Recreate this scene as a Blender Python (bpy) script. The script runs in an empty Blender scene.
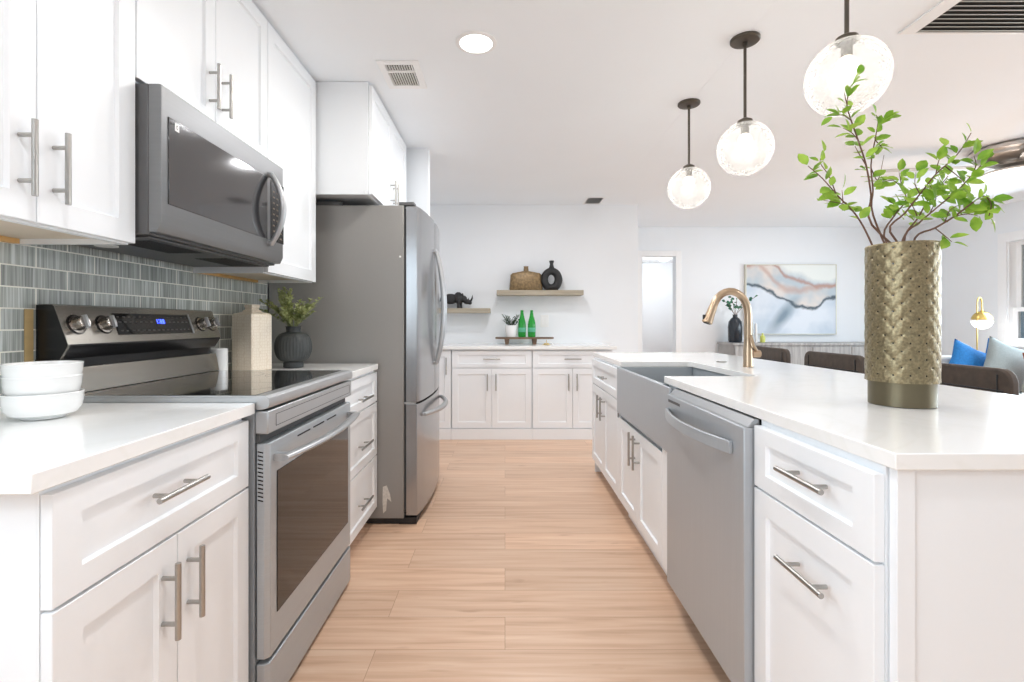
import bpy, bmesh, math, random
from mathutils import Vector, Matrix
R = math.radians
PI = math.pi
sc = bpy.context.scene
C = sc.collection

# ------------------------------------------------------------------ camera, world, light, exposure
FPX, CX, CY, H = 490.0, 505.0, 323.0, 1.14
cam_d = bpy.data.cameras.new('camera'); cam = bpy.data.objects.new('camera', cam_d); C.objects.link(cam)
cam.location = (0, 0, H); cam.rotation_euler = (R(90), 0, 0)
cam_d.sensor_width = 36.0; cam_d.lens = FPX / 1024 * 36.0
cam_d.shift_x = (512 - CX) / 1024; cam_d.shift_y = (CY - 341) / 1024
cam_d.clip_start = 0.05; cam_d.clip_end = 200
sc.camera = cam
sc.view_settings.view_transform = 'Standard'; sc.view_settings.look = 'None'
sc.view_settings.gamma = 1.0; sc.view_settings.use_curve_mapping = False
sc.view_settings.exposure = 1.05
sc.cycles.use_denoising = True
sc.cycles.max_bounces = 14; sc.cycles.diffuse_bounces = 6; sc.cycles.glossy_bounces = 5
sc.cycles.transmission_bounces = 8; sc.cycles.transparent_max_bounces = 16
sc.cycles.sample_clamp_indirect = 6.0
sc.cycles.caustics_reflective = False; sc.cycles.caustics_refractive = False

w = bpy.data.worlds.new('overcast_sky'); sc.world = w; w.use_nodes = True
wn = w.node_tree.nodes; wl = w.node_tree.links
bg = wn['Background']
tc = wn.new('ShaderNodeTexCoord'); sp = wn.new('ShaderNodeSeparateXYZ'); cr = wn.new('ShaderNodeValToRGB')
wl.new(tc.outputs['Generated'], sp.inputs[0]); wl.new(sp.outputs['Z'], cr.inputs[0]); wl.new(cr.outputs[0], bg.inputs[0])
cr.color_ramp.elements[0].position = 0.0; cr.color_ramp.elements[0].color = (0.97, 0.97, 0.96, 1)
cr.color_ramp.elements[1].position = 0.6; cr.color_ramp.elements[1].color = (0.86, 0.92, 1.0, 1)
bg.inputs[1].default_value = 0.3

def area(name, loc, rot, sx, sy, power, col=(1, 1, 1), spread=180):
    l = bpy.data.lights.new(name, 'AREA'); l.shape = 'RECTANGLE'; l.size = sx; l.size_y = sy
    l.energy = power; l.color = col; l.spread = R(spread)
    o = bpy.data.objects.new(name, l); C.objects.link(o); o.location = loc; o.rotation_euler = rot
    return o
# daylight from the open rear side and the right window, plus added side fill
DAY = (0.76, 0.90, 1.0)
area('daylight_rear', (0.6, -1.9, 1.2), (R(90), 0, 0), 4.6, 1.6, 1.5, DAY)
area('fill_right', (5.38, 1.6, 1.30), (R(52), 0, R(90)), 4.2, 1.3, 50, DAY)  # added fill tilted at the floor to bounce upward; no window here
area('fill_left', (-1.32, -.22, 1.25), (R(72), 0, R(-90)), 1.7, 1.5, 22, DAY)  # added fill for island front and ceiling; this wall has no window
area('daylight_right_window', (5.42, 4.64, 1.48), (R(75), 0, R(90)), 1.4, 1.05, 19, DAY)
# added ceiling-level fill discs, with no fixtures in the room
for (lx_, ly_, pw) in ((-.135, .35, 4.5), (-.135, -1.0, 4), (3.0, .8, 8), (3.2, 5.2, 5), (.2, 4.0, 5), (.1, 3.2, 5)):
    a_ = area('ceiling_fill', (lx_, ly_, 2.44), (0, 0, 0), .16, .16, pw, (.98, .98, 1.0)); a_.data.shape = 'DISK'

# ------------------------------------------------------------------ materials
def newmat(name):
    m = bpy.data.materials.new(name); m.use_nodes = True
    nt = m.node_tree; return m, nt, nt.nodes['Principled BSDF']
def s2l(c):
    return tuple(((v / 255) / 12.92 if v / 255 <= 0.04045 else ((v / 255 + 0.055) / 1.055) ** 2.4) for v in c)
def mat(name, rgb, rough=0.5, metal=0.0, amt=0.03, scale=(20, 20, 20), bump=0.0, coat=0.0, emit=None, estr=0.0, detail=3, ramp=(0.3, 0.7)):
    """rgb is sRGB 0-255; the noise varies the surface colour a little"""
    m, nt, b = newmat(name); n = nt.nodes; L = nt.links
    c = s2l(rgb)
    t = n.new('ShaderNodeTexCoord'); mp = n.new('ShaderNodeMapping'); mp.inputs['Scale'].default_value = scale
    nz = n.new('ShaderNodeTexNoise'); nz.inputs['Scale'].default_value = 1.0; nz.inputs['Detail'].default_value = detail
    r = n.new('ShaderNodeValToRGB')
    r.color_ramp.elements[0].position = ramp[0]; r.color_ramp.elements[1].position = ramp[1]
    r.color_ramp.elements[0].color = (*[max(0, v * (1 - amt)) for v in c], 1)
    r.color_ramp.elements[1].color = (*[min(1, v * (1 + amt)) for v in c], 1)
    L.new(t.outputs['Object'], mp.inputs[0]); L.new(mp.outputs[0], nz.inputs['Vector'])
    L.new(nz.outputs['Fac'], r.inputs[0]); L.new(r.outputs[0], b.inputs['Base Color'])
    b.inputs['Roughness'].default_value = rough; b.inputs['Metallic'].default_value = metal
    b.inputs['Coat Weight'].default_value = coat; b.inputs['Coat Roughness'].default_value = 0.08
    if bump:
        bp = n.new('ShaderNodeBump'); bp.inputs['Strength'].default_value = bump; bp.inputs['Distance'].default_value = 0.002
        L.new(nz.outputs['Fac'], bp.inputs['Height']); L.new(bp.outputs[0], b.inputs['Normal'])
    if emit:
        b.inputs['Emission Color'].default_value = (*s2l(emit), 1); b.inputs['Emission Strength'].default_value = estr
    return m

M = {}
M['wall'] = mat('wall_paint', (238, 241, 244), 0.75, amt=0.008, scale=(3, 3, 3), bump=0.02)
M['ceiling'] = mat('ceiling_paint', (244, 248, 252), 0.85, amt=0.008, scale=(2, 2, 2))
M['trim'] = mat('trim_paint', (243, 243, 243), 0.35, amt=0.005)
M['cab'] = mat('cabinet_white', (240, 243, 246), 0.32, amt=0.006, scale=(4, 4, 4))
M['rawwood'] = mat('birch_ply', (222, 180, 120), 0.55, amt=0.12, scale=(2, 30, 8))
M['under'] = mat('pale_laminate', (226, 214, 196), 0.6, amt=.02)
M['seam'] = mat('dark_gap', (70, 70, 70), 0.7)
M['steel'] = mat('brushed_steel', (180, 186, 191), 0.38, .5, amt=0.03, scale=(3, 3, 260), bump=0.03)
M['steel_v'] = mat('brushed_steel_fridge', (168, 170, 173), 0.22, .8, amt=0.02, scale=(120, 120, 2), bump=0.01)
M['dw_steel'] = mat('dishwasher_steel', (182, 187, 192), 0.4, .5, amt=0.02, scale=(200, 200, 3), bump=0.03)
M['steel_soft'] = mat('satin_steel_trim', (182, 184, 186), 0.36, .7, amt=0.02)
M['nickel'] = mat('brushed_nickel', (178, 176, 172), 0.28, 1.0, amt=0.03, scale=(80, 80, 80))
M['mw_steel'] = mat('microwave_steel', (130, 131, 132), 0.36, .6, amt=0.02, scale=(3, 3, 200), bump=0.02)
M['fridge_side'] = mat('grey_painted_steel', (150, 148, 145), 0.45, 0.2, amt=0.02, scale=(300, 300, 300), bump=0.05)
M['mw_side'] = mat('dark_grey_steel_case', (98, 98, 99), 0.45, 0.4, amt=0.03)
M['black'] = mat('black_enamel', (22, 22, 24), 0.25, amt=0.1)
M['blackm'] = mat('matte_black_plastic', (34, 34, 35), 0.55, amt=0.1)
M['gasket'] = mat('grey_gasket', (72, 74, 75), 0.6)
M['glassblack'] = mat('black_ceramic_glass', (14, 14, 15), 0.03, amt=0.1, coat=0.5)
M['mwglass'] = mat('smoked_door_glass', (46, 46, 48), 0.06, 0.0, amt=0.05, coat=1.0)
M['ovenglass'] = mat('oven_door_glass', (14, 10, 8), 0.05, 0.0, amt=0.1, coat=.15)
M['rangeguard'] = mat('backguard_steel', (164, 160, 152), 0.26, .85, amt=0.05, scale=(2, 2, 200), bump=0.02)
M['plug'] = mat('white_plastic', (240, 240, 239), 0.4, amt=0.01)
M['bowl'] = mat('white_glazed_ceramic', (236, 236, 235), 0.18, amt=0.01, coat=0.4)
M['blackcer'] = mat('matte_black_ceramic', (38, 38, 39), 0.6, amt=0.2, scale=(60, 60, 60), bump=0.3)
M['greyvase'] = mat('charcoal_ribbed_ceramic', (62, 65, 65), 0.55, amt=0.1, bump=0.1)
M['shelf'] = mat('greyed_oak_shelf', (168, 158, 140), 0.6, amt=0.12, scale=(3, 30, 60), bump=0.2)
M['tray'] = mat('dark_walnut_board', (112, 88, 68), 0.5, amt=0.25, scale=(6, 60, 60), bump=0.2)
M['brownjug'] = mat('mottled_bronze_ceramic', (134, 112, 80), 0.45, 0.3, amt=0.35, scale=(40, 40, 40), bump=0.3)
M['bronze'] = mat('oil_rubbed_bronze', (92, 86, 78), 0.4, 0.7, amt=0.08)
M['fanmetal'] = mat('fan_nickel', (206, 200, 194), 0.28, .8, amt=0.03)
M['gold'] = mat('champagne_bronze', (188, 166, 142), 0.3, 1.0, amt=0.04)
M['brass'] = mat('satin_brass', (214, 184, 110), 0.3, 1.0, amt=0.04)
M['nickelpol'] = mat('polished_nickel', (196, 190, 184), 0.14, 1.0, amt=0.03)
M['leather'] = mat('brown_leather', (70, 58, 49), 0.5, amt=0.22, scale=(30, 30, 30), bump=0.25)
M['stoolmetal'] = mat('dark_metal', (58, 60, 62), 0.45, 0.6)
M['rust'] = mat('rust_leather', (158, 84, 52), 0.55, amt=0.12, scale=(30, 30, 30), bump=0.2)
M['blue'] = mat('blue_velvet', (28, 112, 178), 0.8, amt=0.15, scale=(60, 60, 60), bump=0.2)
M['greyfab'] = mat('grey_linen', (140, 148, 148), 0.9, amt=0.12, scale=(200, 200, 200), bump=0.4)
M['cream'] = mat('cream_upholstery', (226, 224, 218), 0.9, amt=0.04, scale=(150, 150, 150), bump=0.3)
M['console'] = mat('weathered_grey_wood', (164, 163, 162), 0.6, amt=0.28, scale=(40, 3, 3), bump=0.2)
M['stem'] = mat('brown_twig', (104, 74, 58), 0.7, amt=0.2, scale=(60, 60, 60))
M['soil'] = mat('dark_soil', (48, 40, 34), 0.9, amt=0.3, scale=(120, 120, 120), bump=0.5)
M['label'] = mat('pale_bottle_label', (90, 176, 140), 0.5, amt=0.1)
M['candle'] = mat('chartreuse_glass', (205, 210, 110), 0.3, amt=0.08)
M['blind'] = mat('grey_vent_metal', (186, 186, 180), 0.5, 0.3)
M['ventdark'] = mat('vent_cavity', (60, 60, 58), 0.8)
M['led'] = mat('lit_diffuser', (255, 255, 255), 0.4, emit=(255, 250, 242), estr=2.2)
M['bulb'] = mat('glowing_bulb', (255, 255, 255), 0.4, emit=(255, 246, 232), estr=6.0)
M['opal'] = mat('lit_opal_glass', (255, 255, 255), 0.3, emit=(255, 250, 240), estr=1.1)
M['digit'] = mat('blue_led_digits', (60, 80, 255), 0.4, emit=(60, 84, 255), estr=2.6)
M['legend'] = mat('grey_button_legend', (84, 82, 80), 0.5)
M['sticker'] = mat('silver_sticker', (214, 212, 206), 0.35, 0.3, amt=0.1, scale=(90, 90, 90))
M['roofing'] = mat('grey_shingles', (142, 148, 150), 0.9, amt=0.12, scale=(8, 8, 40))
M['siding'] = mat('pale_blue_siding', (150, 176, 198), 0.8, amt=0.05, scale=(1, 1, 40))
M['grass'] = mat('lawn', (96, 118, 76), 0.9, amt=0.25, scale=(9, 9, 9))

def leafmat(name, a, b_, rough=0.45):
    m, nt, b = newmat(name); n = nt.nodes; L = nt.links
    nz = n.new('ShaderNodeTexNoise'); nz.inputs['Scale'].default_value = 22
    t = n.new('ShaderNodeTexCoord'); L.new(t.outputs['Object'], nz.inputs['Vector'])
    r = n.new('ShaderNodeValToRGB'); r.color_ramp.elements[0].position = .35; r.color_ramp.elements[1].position = .65
    r.color_ramp.elements[0].color = (*s2l(a), 1); r.color_ramp.elements[1].color = (*s2l(b_), 1)
    L.new(nz.outputs['Fac'], r.inputs[0]); L.new(r.outputs[0], b.inputs['Base Color']); b.inputs['Roughness'].default_value = rough
    tr = n.new('ShaderNodeBsdfTranslucent'); L.new(r.outputs[0], tr.inputs[0])
    mx = n.new('ShaderNodeMixShader'); mx.inputs[0].default_value = .35
    L.new(b.outputs[0], mx.inputs[1]); L.new(tr.outputs[0], mx.inputs[2]); L.new(mx.outputs[0], n['Material Output'].inputs[0])
    return m
M['leaf'] = leafmat('bright_green_leaf', (112, 160, 44), (176, 208, 84))
M['leaf2'] = leafmat('dark_green_leaf', (44, 66, 44), (72, 98, 62))
M['leaf3'] = leafmat('sage_green_leaf', (140, 150, 98), (198, 204, 148))
M['leaf4'] = leafmat('teal_green_leaf', (40, 96, 76), (76, 136, 104))
M['treeleaf'] = leafmat('tree_foliage', (54, 84, 50), (110, 140, 88))

def counter_mat():
    m, nt, b = newmat('white_quartz'); n = nt.nodes; L = nt.links
    t = n.new('ShaderNodeTexCoord'); nz = n.new('ShaderNodeTexNoise'); nz.inputs['Scale'].default_value = 2.2; nz.inputs['Detail'].default_value = 8
    nz.inputs['Distortion'].default_value = 2.0
    r = n.new('ShaderNodeValToRGB'); e = r.color_ramp.elements
    e[0].position = .46; e[0].color = (*s2l((241, 241, 240)), 1); e[1].position = .54; e[1].color = (*s2l((241, 241, 240)), 1)
    k = r.color_ramp.elements.new(.5); k.color = (*s2l((238, 238, 236)), 1)
    L.new(t.outputs['Object'], nz.inputs['Vector']); L.new(nz.outputs['Fac'], r.inputs[0]); L.new(r.outputs[0], b.inputs['Base Color'])
    b.inputs['Roughness'].default_value = .14
    return m
M['quartz'] = counter_mat()

def floor_mat():
    m, nt, b = newmat('oak_planks'); n = nt.nodes; L = nt.links
    t = n.new('ShaderNodeTexCoord')
    br = n.new('ShaderNodeTexBrick'); br.inputs['Scale'].default_value = 1.0
    br.inputs['Brick Width'].default_value = 1.22; br.inputs['Row Height'].default_value = 0.19
    br.inputs['Mortar Size'].default_value = 0.0012; br.inputs['Mortar Smooth'].default_value = 0.2; br.offset = 0.37
    br.inputs['Color1'].default_value = (0, 0, 0, 1); br.inputs['Color2'].default_value = (1, 1, 1, 1); br.inputs['Mortar'].default_value = (.5, .5, .5, 1)
    L.new(t.outputs['Object'], br.inputs['Vector'])
    mp = n.new('ShaderNodeMapping'); mp.inputs['Scale'].default_value = (1.8, 34, 1)
    L.new(t.outputs['Object'], mp.inputs[0])
    add = n.new('ShaderNodeVectorMath'); add.operation = 'ADD'
    sc_ = n.new('ShaderNodeVectorMath'); sc_.operation = 'SCALE'; sc_.inputs['Scale'].default_value = 9.0
    L.new(br.outputs['Color'], sc_.inputs[0]); L.new(mp.outputs[0], add.inputs[0]); L.new(sc_.outputs[0], add.inputs[1])
    nz = n.new('ShaderNodeTexNoise'); nz.inputs['Scale'].default_value = 1.0; nz.inputs['Detail'].default_value = 6; nz.inputs['Distortion'].default_value = .5
    L.new(add.outputs[0], nz.inputs['Vector'])
    r = n.new('ShaderNodeValToRGB'); e = r.color_ramp.elements
    e[0].position = .25; e[0].color = (*s2l((196, 157, 129)), 1); e[1].position = .75; e[1].color = (*s2l((229, 199, 174)), 1)
    k = e.new(.48); k.color = (*s2l((217, 181, 153)), 1)
    L.new(nz.outputs['Fac'], r.inputs[0])
    # plank to plank tone
    sep = n.new('ShaderNodeSeparateColor'); L.new(br.outputs['Color'], sep.inputs[0])
    mr = n.new('ShaderNodeMapRange'); mr.inputs[3].default_value = .90; mr.inputs[4].default_value = 1.06; L.new(sep.outputs[0], mr.inputs[0])
    mul = n.new('ShaderNodeVectorMath'); mul.operation = 'SCALE'; L.new(r.outputs[0], mul.inputs[0]); L.new(mr.outputs[0], mul.inputs['Scale'])
    # knots
    vo = n.new('ShaderNodeTexNoise'); vo.inputs['Scale'].default_value = 1.0; vo.inputs['Detail'].default_value = 2
    mp2 = n.new('ShaderNodeMapping'); mp2.inputs['Scale'].default_value = (4, 16, 1); mp2.inputs['Location'].default_value = (3.1, .7, 0)
    L.new(t.outputs['Object'], mp2.inputs[0]); L.new(mp2.outputs[0], vo.inputs['Vector'])
    kr = n.new('ShaderNodeValToRGB'); kr.color_ramp.elements[0].position = .665; kr.color_ramp.elements[1].position = .80
    kr.color_ramp.elements[0].color = (0, 0, 0, 1); kr.color_ramp.elements[1].color = (.55, .55, .55, 1)
    L.new(vo.outputs['Fac'], kr.inputs[0])
    mk = n.new('ShaderNodeMix'); mk.data_type = 'RGBA'; mk.inputs['B'].default_value = (*s2l((150, 104, 76)), 1)
    L.new(kr.outputs[0], mk.inputs['Factor']); L.new(mul.outputs[0], mk.inputs['A'])
    ms = n.new('ShaderNodeMix'); ms.data_type = 'RGBA'; ms.inputs['B'].default_value = (*s2l((156, 114, 86)), 1)
    mfac = n.new('ShaderNodeMath'); mfac.operation = 'MULTIPLY'; mfac.inputs[1].default_value = .7
    L.new(br.outputs['Fac'], mfac.inputs[0]); L.new(mfac.outputs[0], ms.inputs['Factor']); L.new(mk.outputs['Result'], ms.inputs['A'])
    L.new(ms.outputs['Result'], b.inputs['Base Color'])
    b.inputs['Roughness'].default_value = .38
    bp = n.new('ShaderNodeBump'); bp.inputs['Strength'].default_value = .15; bp.inputs['Distance'].default_value = .001
    L.new(nz.outputs['Fac'], bp.inputs['Height']); L.new(bp.outputs[0], b.inputs['Normal'])
    return m
M['floor'] = floor_mat()

def tile_mat():
    m, nt, b = newmat('striated_glass_tile'); n = nt.nodes; L = nt.links
    t = n.new('ShaderNodeTexCoord'); s = n.new('ShaderNodeSeparateXYZ'); c = n.new('ShaderNodeCombineXYZ')
    L.new(t.outputs['Object'], s.inputs[0])
    ay = n.new('ShaderNodeMath'); ay.operation = 'SUBTRACT'; ay.inputs[1].default_value = 0.4
    az = n.new('ShaderNodeMath'); az.operation = 'SUBTRACT'; az.inputs[1].default_value = 1.298 - 0.0590 * 9
    L.new(s.outputs['Y'], ay.inputs[0]); L.new(s.outputs['Z'], az.inputs[0])
    L.new(ay.outputs[0], c.inputs[0]); L.new(az.outputs[0], c.inputs[1])
    br = n.new('ShaderNodeTexBrick'); br.inputs['Scale'].default_value = 1.0; br.offset = .5
    br.inputs['Brick Width'].default_value = .2; br.inputs['Row Height'].default_value = .059
    br.inputs['Mortar Size'].default_value = .0021; br.inputs['Mortar Smooth'].default_value = .1
    br.inputs['Color1'].default_value = (0, 0, 0, 1); br.inputs['Color2'].default_value = (1, 1, 1, 1)
    L.new(c.outputs[0], br.inputs['Vector'])
    mp = n.new('ShaderNodeMapping'); mp.inputs['Scale'].default_value = (170, 3, 1)
    L.new(c.outputs[0], mp.inputs[0])
    add = n.new('ShaderNodeVectorMath'); add.operation = 'ADD'
    sc_ = n.new('ShaderNodeVectorMath'); sc_.operation = 'SCALE'; sc_.inputs['Scale'].default_value = 50.0
    L.new(br.outputs['Color'], sc_.inputs[0]); L.new(mp.outputs[0], add.inputs[0]); L.new(sc_.outputs[0], add.inputs[1])
    nz = n.new('ShaderNodeTexNoise'); nz.inputs['Scale'].default_value = 1; nz.inputs['Detail'].default_value = 3
    L.new(add.outputs[0], nz.inputs['Vector'])
    r = n.new('ShaderNodeValToRGB'); e = r.color_ramp.elements
    e[0].position = .3; e[0].color = (*s2l((136, 141, 136)), 1); e[1].position = .72; e[1].color = (*s2l((226, 230, 228)), 1)
    k = e.new(.5); k.color = (*s2l((176, 180, 175)), 1)
    L.new(nz.outputs['Fac'], r.inputs[0])
    sep = n.new('ShaderNodeSeparateColor'); L.new(br.outputs['Color'], sep.inputs[0])
    mr = n.new('ShaderNodeMapRange'); mr.inputs[3].default_value = .82; mr.inputs[4].default_value = 1.15; L.new(sep.outputs[0], mr.inputs[0])
    mul = n.new('ShaderNodeVectorMath'); mul.operation = 'SCALE'; L.new(r.outputs[0], mul.inputs[0]); L.new(mr.outputs[0], mul.inputs['Scale'])
    mx = n.new('ShaderNodeMix'); mx.data_type = 'RGBA'; mx.inputs['B'].default_value = (*s2l((244, 242, 232)), 1)
    L.new(br.outputs['Fac'], mx.inputs['Factor']); L.new(mul.outputs[0], mx.inputs['A']); L.new(mx.outputs['Result'], b.inputs['Base Color'])
    rr = n.new('ShaderNodeMapRange'); rr.inputs[3].default_value = .12; rr.inputs[4].default_value = .7
    L.new(br.outputs['Fac'], rr.inputs[0]); L.new(rr.outputs[0], b.inputs['Roughness'])
    hm = n.new('ShaderNodeMath'); hm.operation = 'MULTIPLY_ADD'; hm.inputs[1].default_value = -2.5
    L.new(br.outputs['Fac'], hm.inputs[0]); L.new(nz.outputs['Fac'], hm.inputs[2])
    bp = n.new('ShaderNodeBump'); bp.inputs['Strength'].default_value = .35; bp.inputs['Distance'].default_value = .001
    L.new(hm.outputs[0], bp.inputs['Height']); L.new(bp.outputs[0], b.inputs['Normal'])
    return m
M['tile'] = tile_mat()

def clear_glass(name, tint=(1, 1, 1), rough=0.0):
    m, nt, b = newmat(name); n = nt.nodes; L = nt.links; n.remove(b)
    tr = n.new('ShaderNodeBsdfTransparent'); tr.inputs[0].default_value = (*tint, 1)
    gl = n.new('ShaderNodeBsdfGlossy'); gl.inputs['Roughness'].default_value = rough
    fr = n.new('ShaderNodeFresnel'); fr.inputs[0].default_value = 1.4
    mx = n.new('ShaderNodeMixShader'); L.new(fr.outputs[0], mx.inputs[0]); L.new(tr.outputs[0], mx.inputs[1]); L.new(gl.outputs[0], mx.inputs[2])
    L.new(mx.outputs[0], n['Material Output'].inputs[0]); return m
M['pane'] = clear_glass('window_glass', (.96, .98, .99))

def seeded_glass():
    m, nt, b = newmat('seeded_bubble_glass'); n = nt.nodes; L = nt.links; n.remove(b)
    t = n.new('ShaderNodeTexCoord'); vo = n.new('ShaderNodeTexNoise'); vo.inputs['Scale'].default_value = 85; vo.inputs['Detail'].default_value = 4
    L.new(t.outputs['Object'], vo.inputs['Vector'])
    bp = n.new('ShaderNodeBump'); bp.inputs['Strength'].default_value = .9; bp.inputs['Distance'].default_value = .004
    L.new(vo.outputs['Fac'], bp.inputs['Height'])
    tr = n.new('ShaderNodeBsdfTransparent'); tr.inputs[0].default_value = (.97, .97, .96, 1)
    tl = n.new('ShaderNodeBsdfTranslucent'); tl.inputs[0].default_value = (.97, .97, .95, 1)
    df = n.new('ShaderNodeBsdfDiffuse'); df.inputs[0].default_value = (.97, .97, .96, 1)
    L.new(bp.outputs[0], df.inputs['Normal']); L.new(bp.outputs[0], tl.inputs['Normal'])
    a1 = n.new('ShaderNodeMixShader'); a1.inputs[0].default_value = .5; L.new(tl.outputs[0], a1.inputs[1]); L.new(df.outputs[0], a1.inputs[2])
    lw = n.new('ShaderNodeLayerWeight'); lw.inputs[0].default_value = .35
    r = n.new('ShaderNodeMapRange'); r.inputs[1].default_value = 0; r.inputs[2].default_value = 1; r.inputs[3].default_value = .12; r.inputs[4].default_value = .42
    L.new(lw.outputs['Facing'], r.inputs[0])
    r2 = n.new('ShaderNodeMapRange'); r2.inputs[1].default_value = .35; r2.inputs[2].default_value = .65; r2.inputs[3].default_value = -.05; r2.inputs[4].default_value = .08
    L.new(vo.outputs['Fac'], r2.inputs[0])
    ad = n.new('ShaderNodeMath'); ad.operation = 'ADD'; ad.use_clamp = True; L.new(r.outputs[0], ad.inputs[0]); L.new(r2.outputs[0], ad.inputs[1])
    a2 = n.new('ShaderNodeMixShader'); L.new(ad.outputs[0], a2.inputs[0]); L.new(tr.outputs[0], a2.inputs[1]); L.new(a1.outputs[0], a2.inputs[2])
    gl = n.new('ShaderNodeBsdfGlossy'); gl.inputs['Roughness'].default_value = .08; L.new(bp.outputs[0], gl.inputs['Normal'])
    a3 = n.new('ShaderNodeMixShader'); a3.inputs[0].default_value = .06; L.new(a2.outputs[0], a3.inputs[1]); L.new(gl.outputs[0], a3.inputs[2])
    L.new(a3.outputs[0], n['Material Output'].inputs[0]); return m
M['seeded'] = seeded_glass()

def green_glass():
    m, nt, b = newmat('green_bottle_glass'); n = nt.nodes; L = nt.links
    b.inputs['Base Color'].default_value = (*s2l((30, 150, 56)), 1); b.inputs['Roughness'].default_value = .08
    nz = n.new('ShaderNodeTexNoise'); nz.inputs['Scale'].default_value = 14
    r = n.new('ShaderNodeValToRGB'); r.color_ramp.elements[0].color = (*s2l((18, 128, 44)), 1); r.color_ramp.elements[1].color = (*s2l((70, 190, 86)), 1)
    L.new(nz.outputs['Fac'], r.inputs[0]); L.new(r.outputs[0], b.inputs['Base Color'])
    tr = n.new('ShaderNodeBsdfTransparent'); tr.inputs[0].default_value = (.25, .85, .35, 1)
    mx = n.new('ShaderNodeMixShader'); mx.inputs[0].default_value = .4
    L.new(b.outputs[0], mx.inputs[1]); L.new(tr.outputs[0], mx.inputs[2]); L.new(mx.outputs[0], n['Material Output'].inputs[0])
    return m
M['greenglass'] = green_glass()

def goldvase_mat():
    m, nt, b = newmat('hammered_gold'); n = nt.nodes; L = nt.links
    t = n.new('ShaderNodeTexCoord'); nz = n.new('ShaderNodeTexNoise'); nz.inputs['Scale'].default_value = 160; nz.inputs['Detail'].default_value = 3
    L.new(t.outputs['Object'], nz.inputs['Vector'])
    r = n.new('ShaderNodeValToRGB'); r.color_ramp.elements[0].position = .35; r.color_ramp.elements[1].position = .7
    r.color_ramp.elements[0].color = (*s2l((124, 113, 88)), 1); r.color_ramp.elements[1].color = (*s2l((156, 142, 110)), 1)
    L.new(nz.outputs['Fac'], r.inputs[0]); L.new(r.outputs[0], b.inputs['Base Color'])
    b.inputs['Metallic'].default_value = .7; b.inputs['Roughness'].default_value = .34
    bp = n.new('ShaderNodeBump'); bp.inputs['Strength'].default_value = .5; bp.inputs['Distance'].default_value = .002
    L.new(nz.outputs['Fac'], bp.inputs['Height']); L.new(bp.outputs[0], b.inputs['Normal']); return m
M['goldvase'] = goldvase_mat()
M['vasebase'] = mat('olive_bronze_band', (112, 104, 84), 0.35, 0.8, amt=0.04)

def hexcer_mat():
    m, nt, b = newmat('textured_cream_ceramic'); n = nt.nodes; L = nt.links
    t = n.new('ShaderNodeTexCoord'); vo = n.new('ShaderNodeTexVoronoi'); vo.inputs['Scale'].default_value = 70; vo.inputs['Randomness'].default_value = .35
    vo.feature = 'DISTANCE_TO_EDGE'; L.new(t.outputs['Object'], vo.inputs['Vector'])
    r = n.new('ShaderNodeValToRGB'); r.color_ramp.elements[0].position = 0; r.color_ramp.elements[1].position = .12
    r.color_ramp.elements[0].color = (*s2l((222, 206, 184)), 1); r.color_ramp.elements[1].color = (*s2l((236, 224, 206)), 1)
    L.new(vo.outputs['Distance'], r.inputs[0]); L.new(r.outputs[0], b.inputs['Base Color']); b.inputs['Roughness'].default_value = .45
    bp = n.new('ShaderNodeBump'); bp.inputs['Strength'].default_value = .3; bp.inputs['Distance'].default_value = .002
    L.new(r.outputs[0], bp.inputs['Height']); L.new(bp.outputs[0], b.inputs['Normal']); return m
M['hexcer'] = hexcer_mat()

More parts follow.
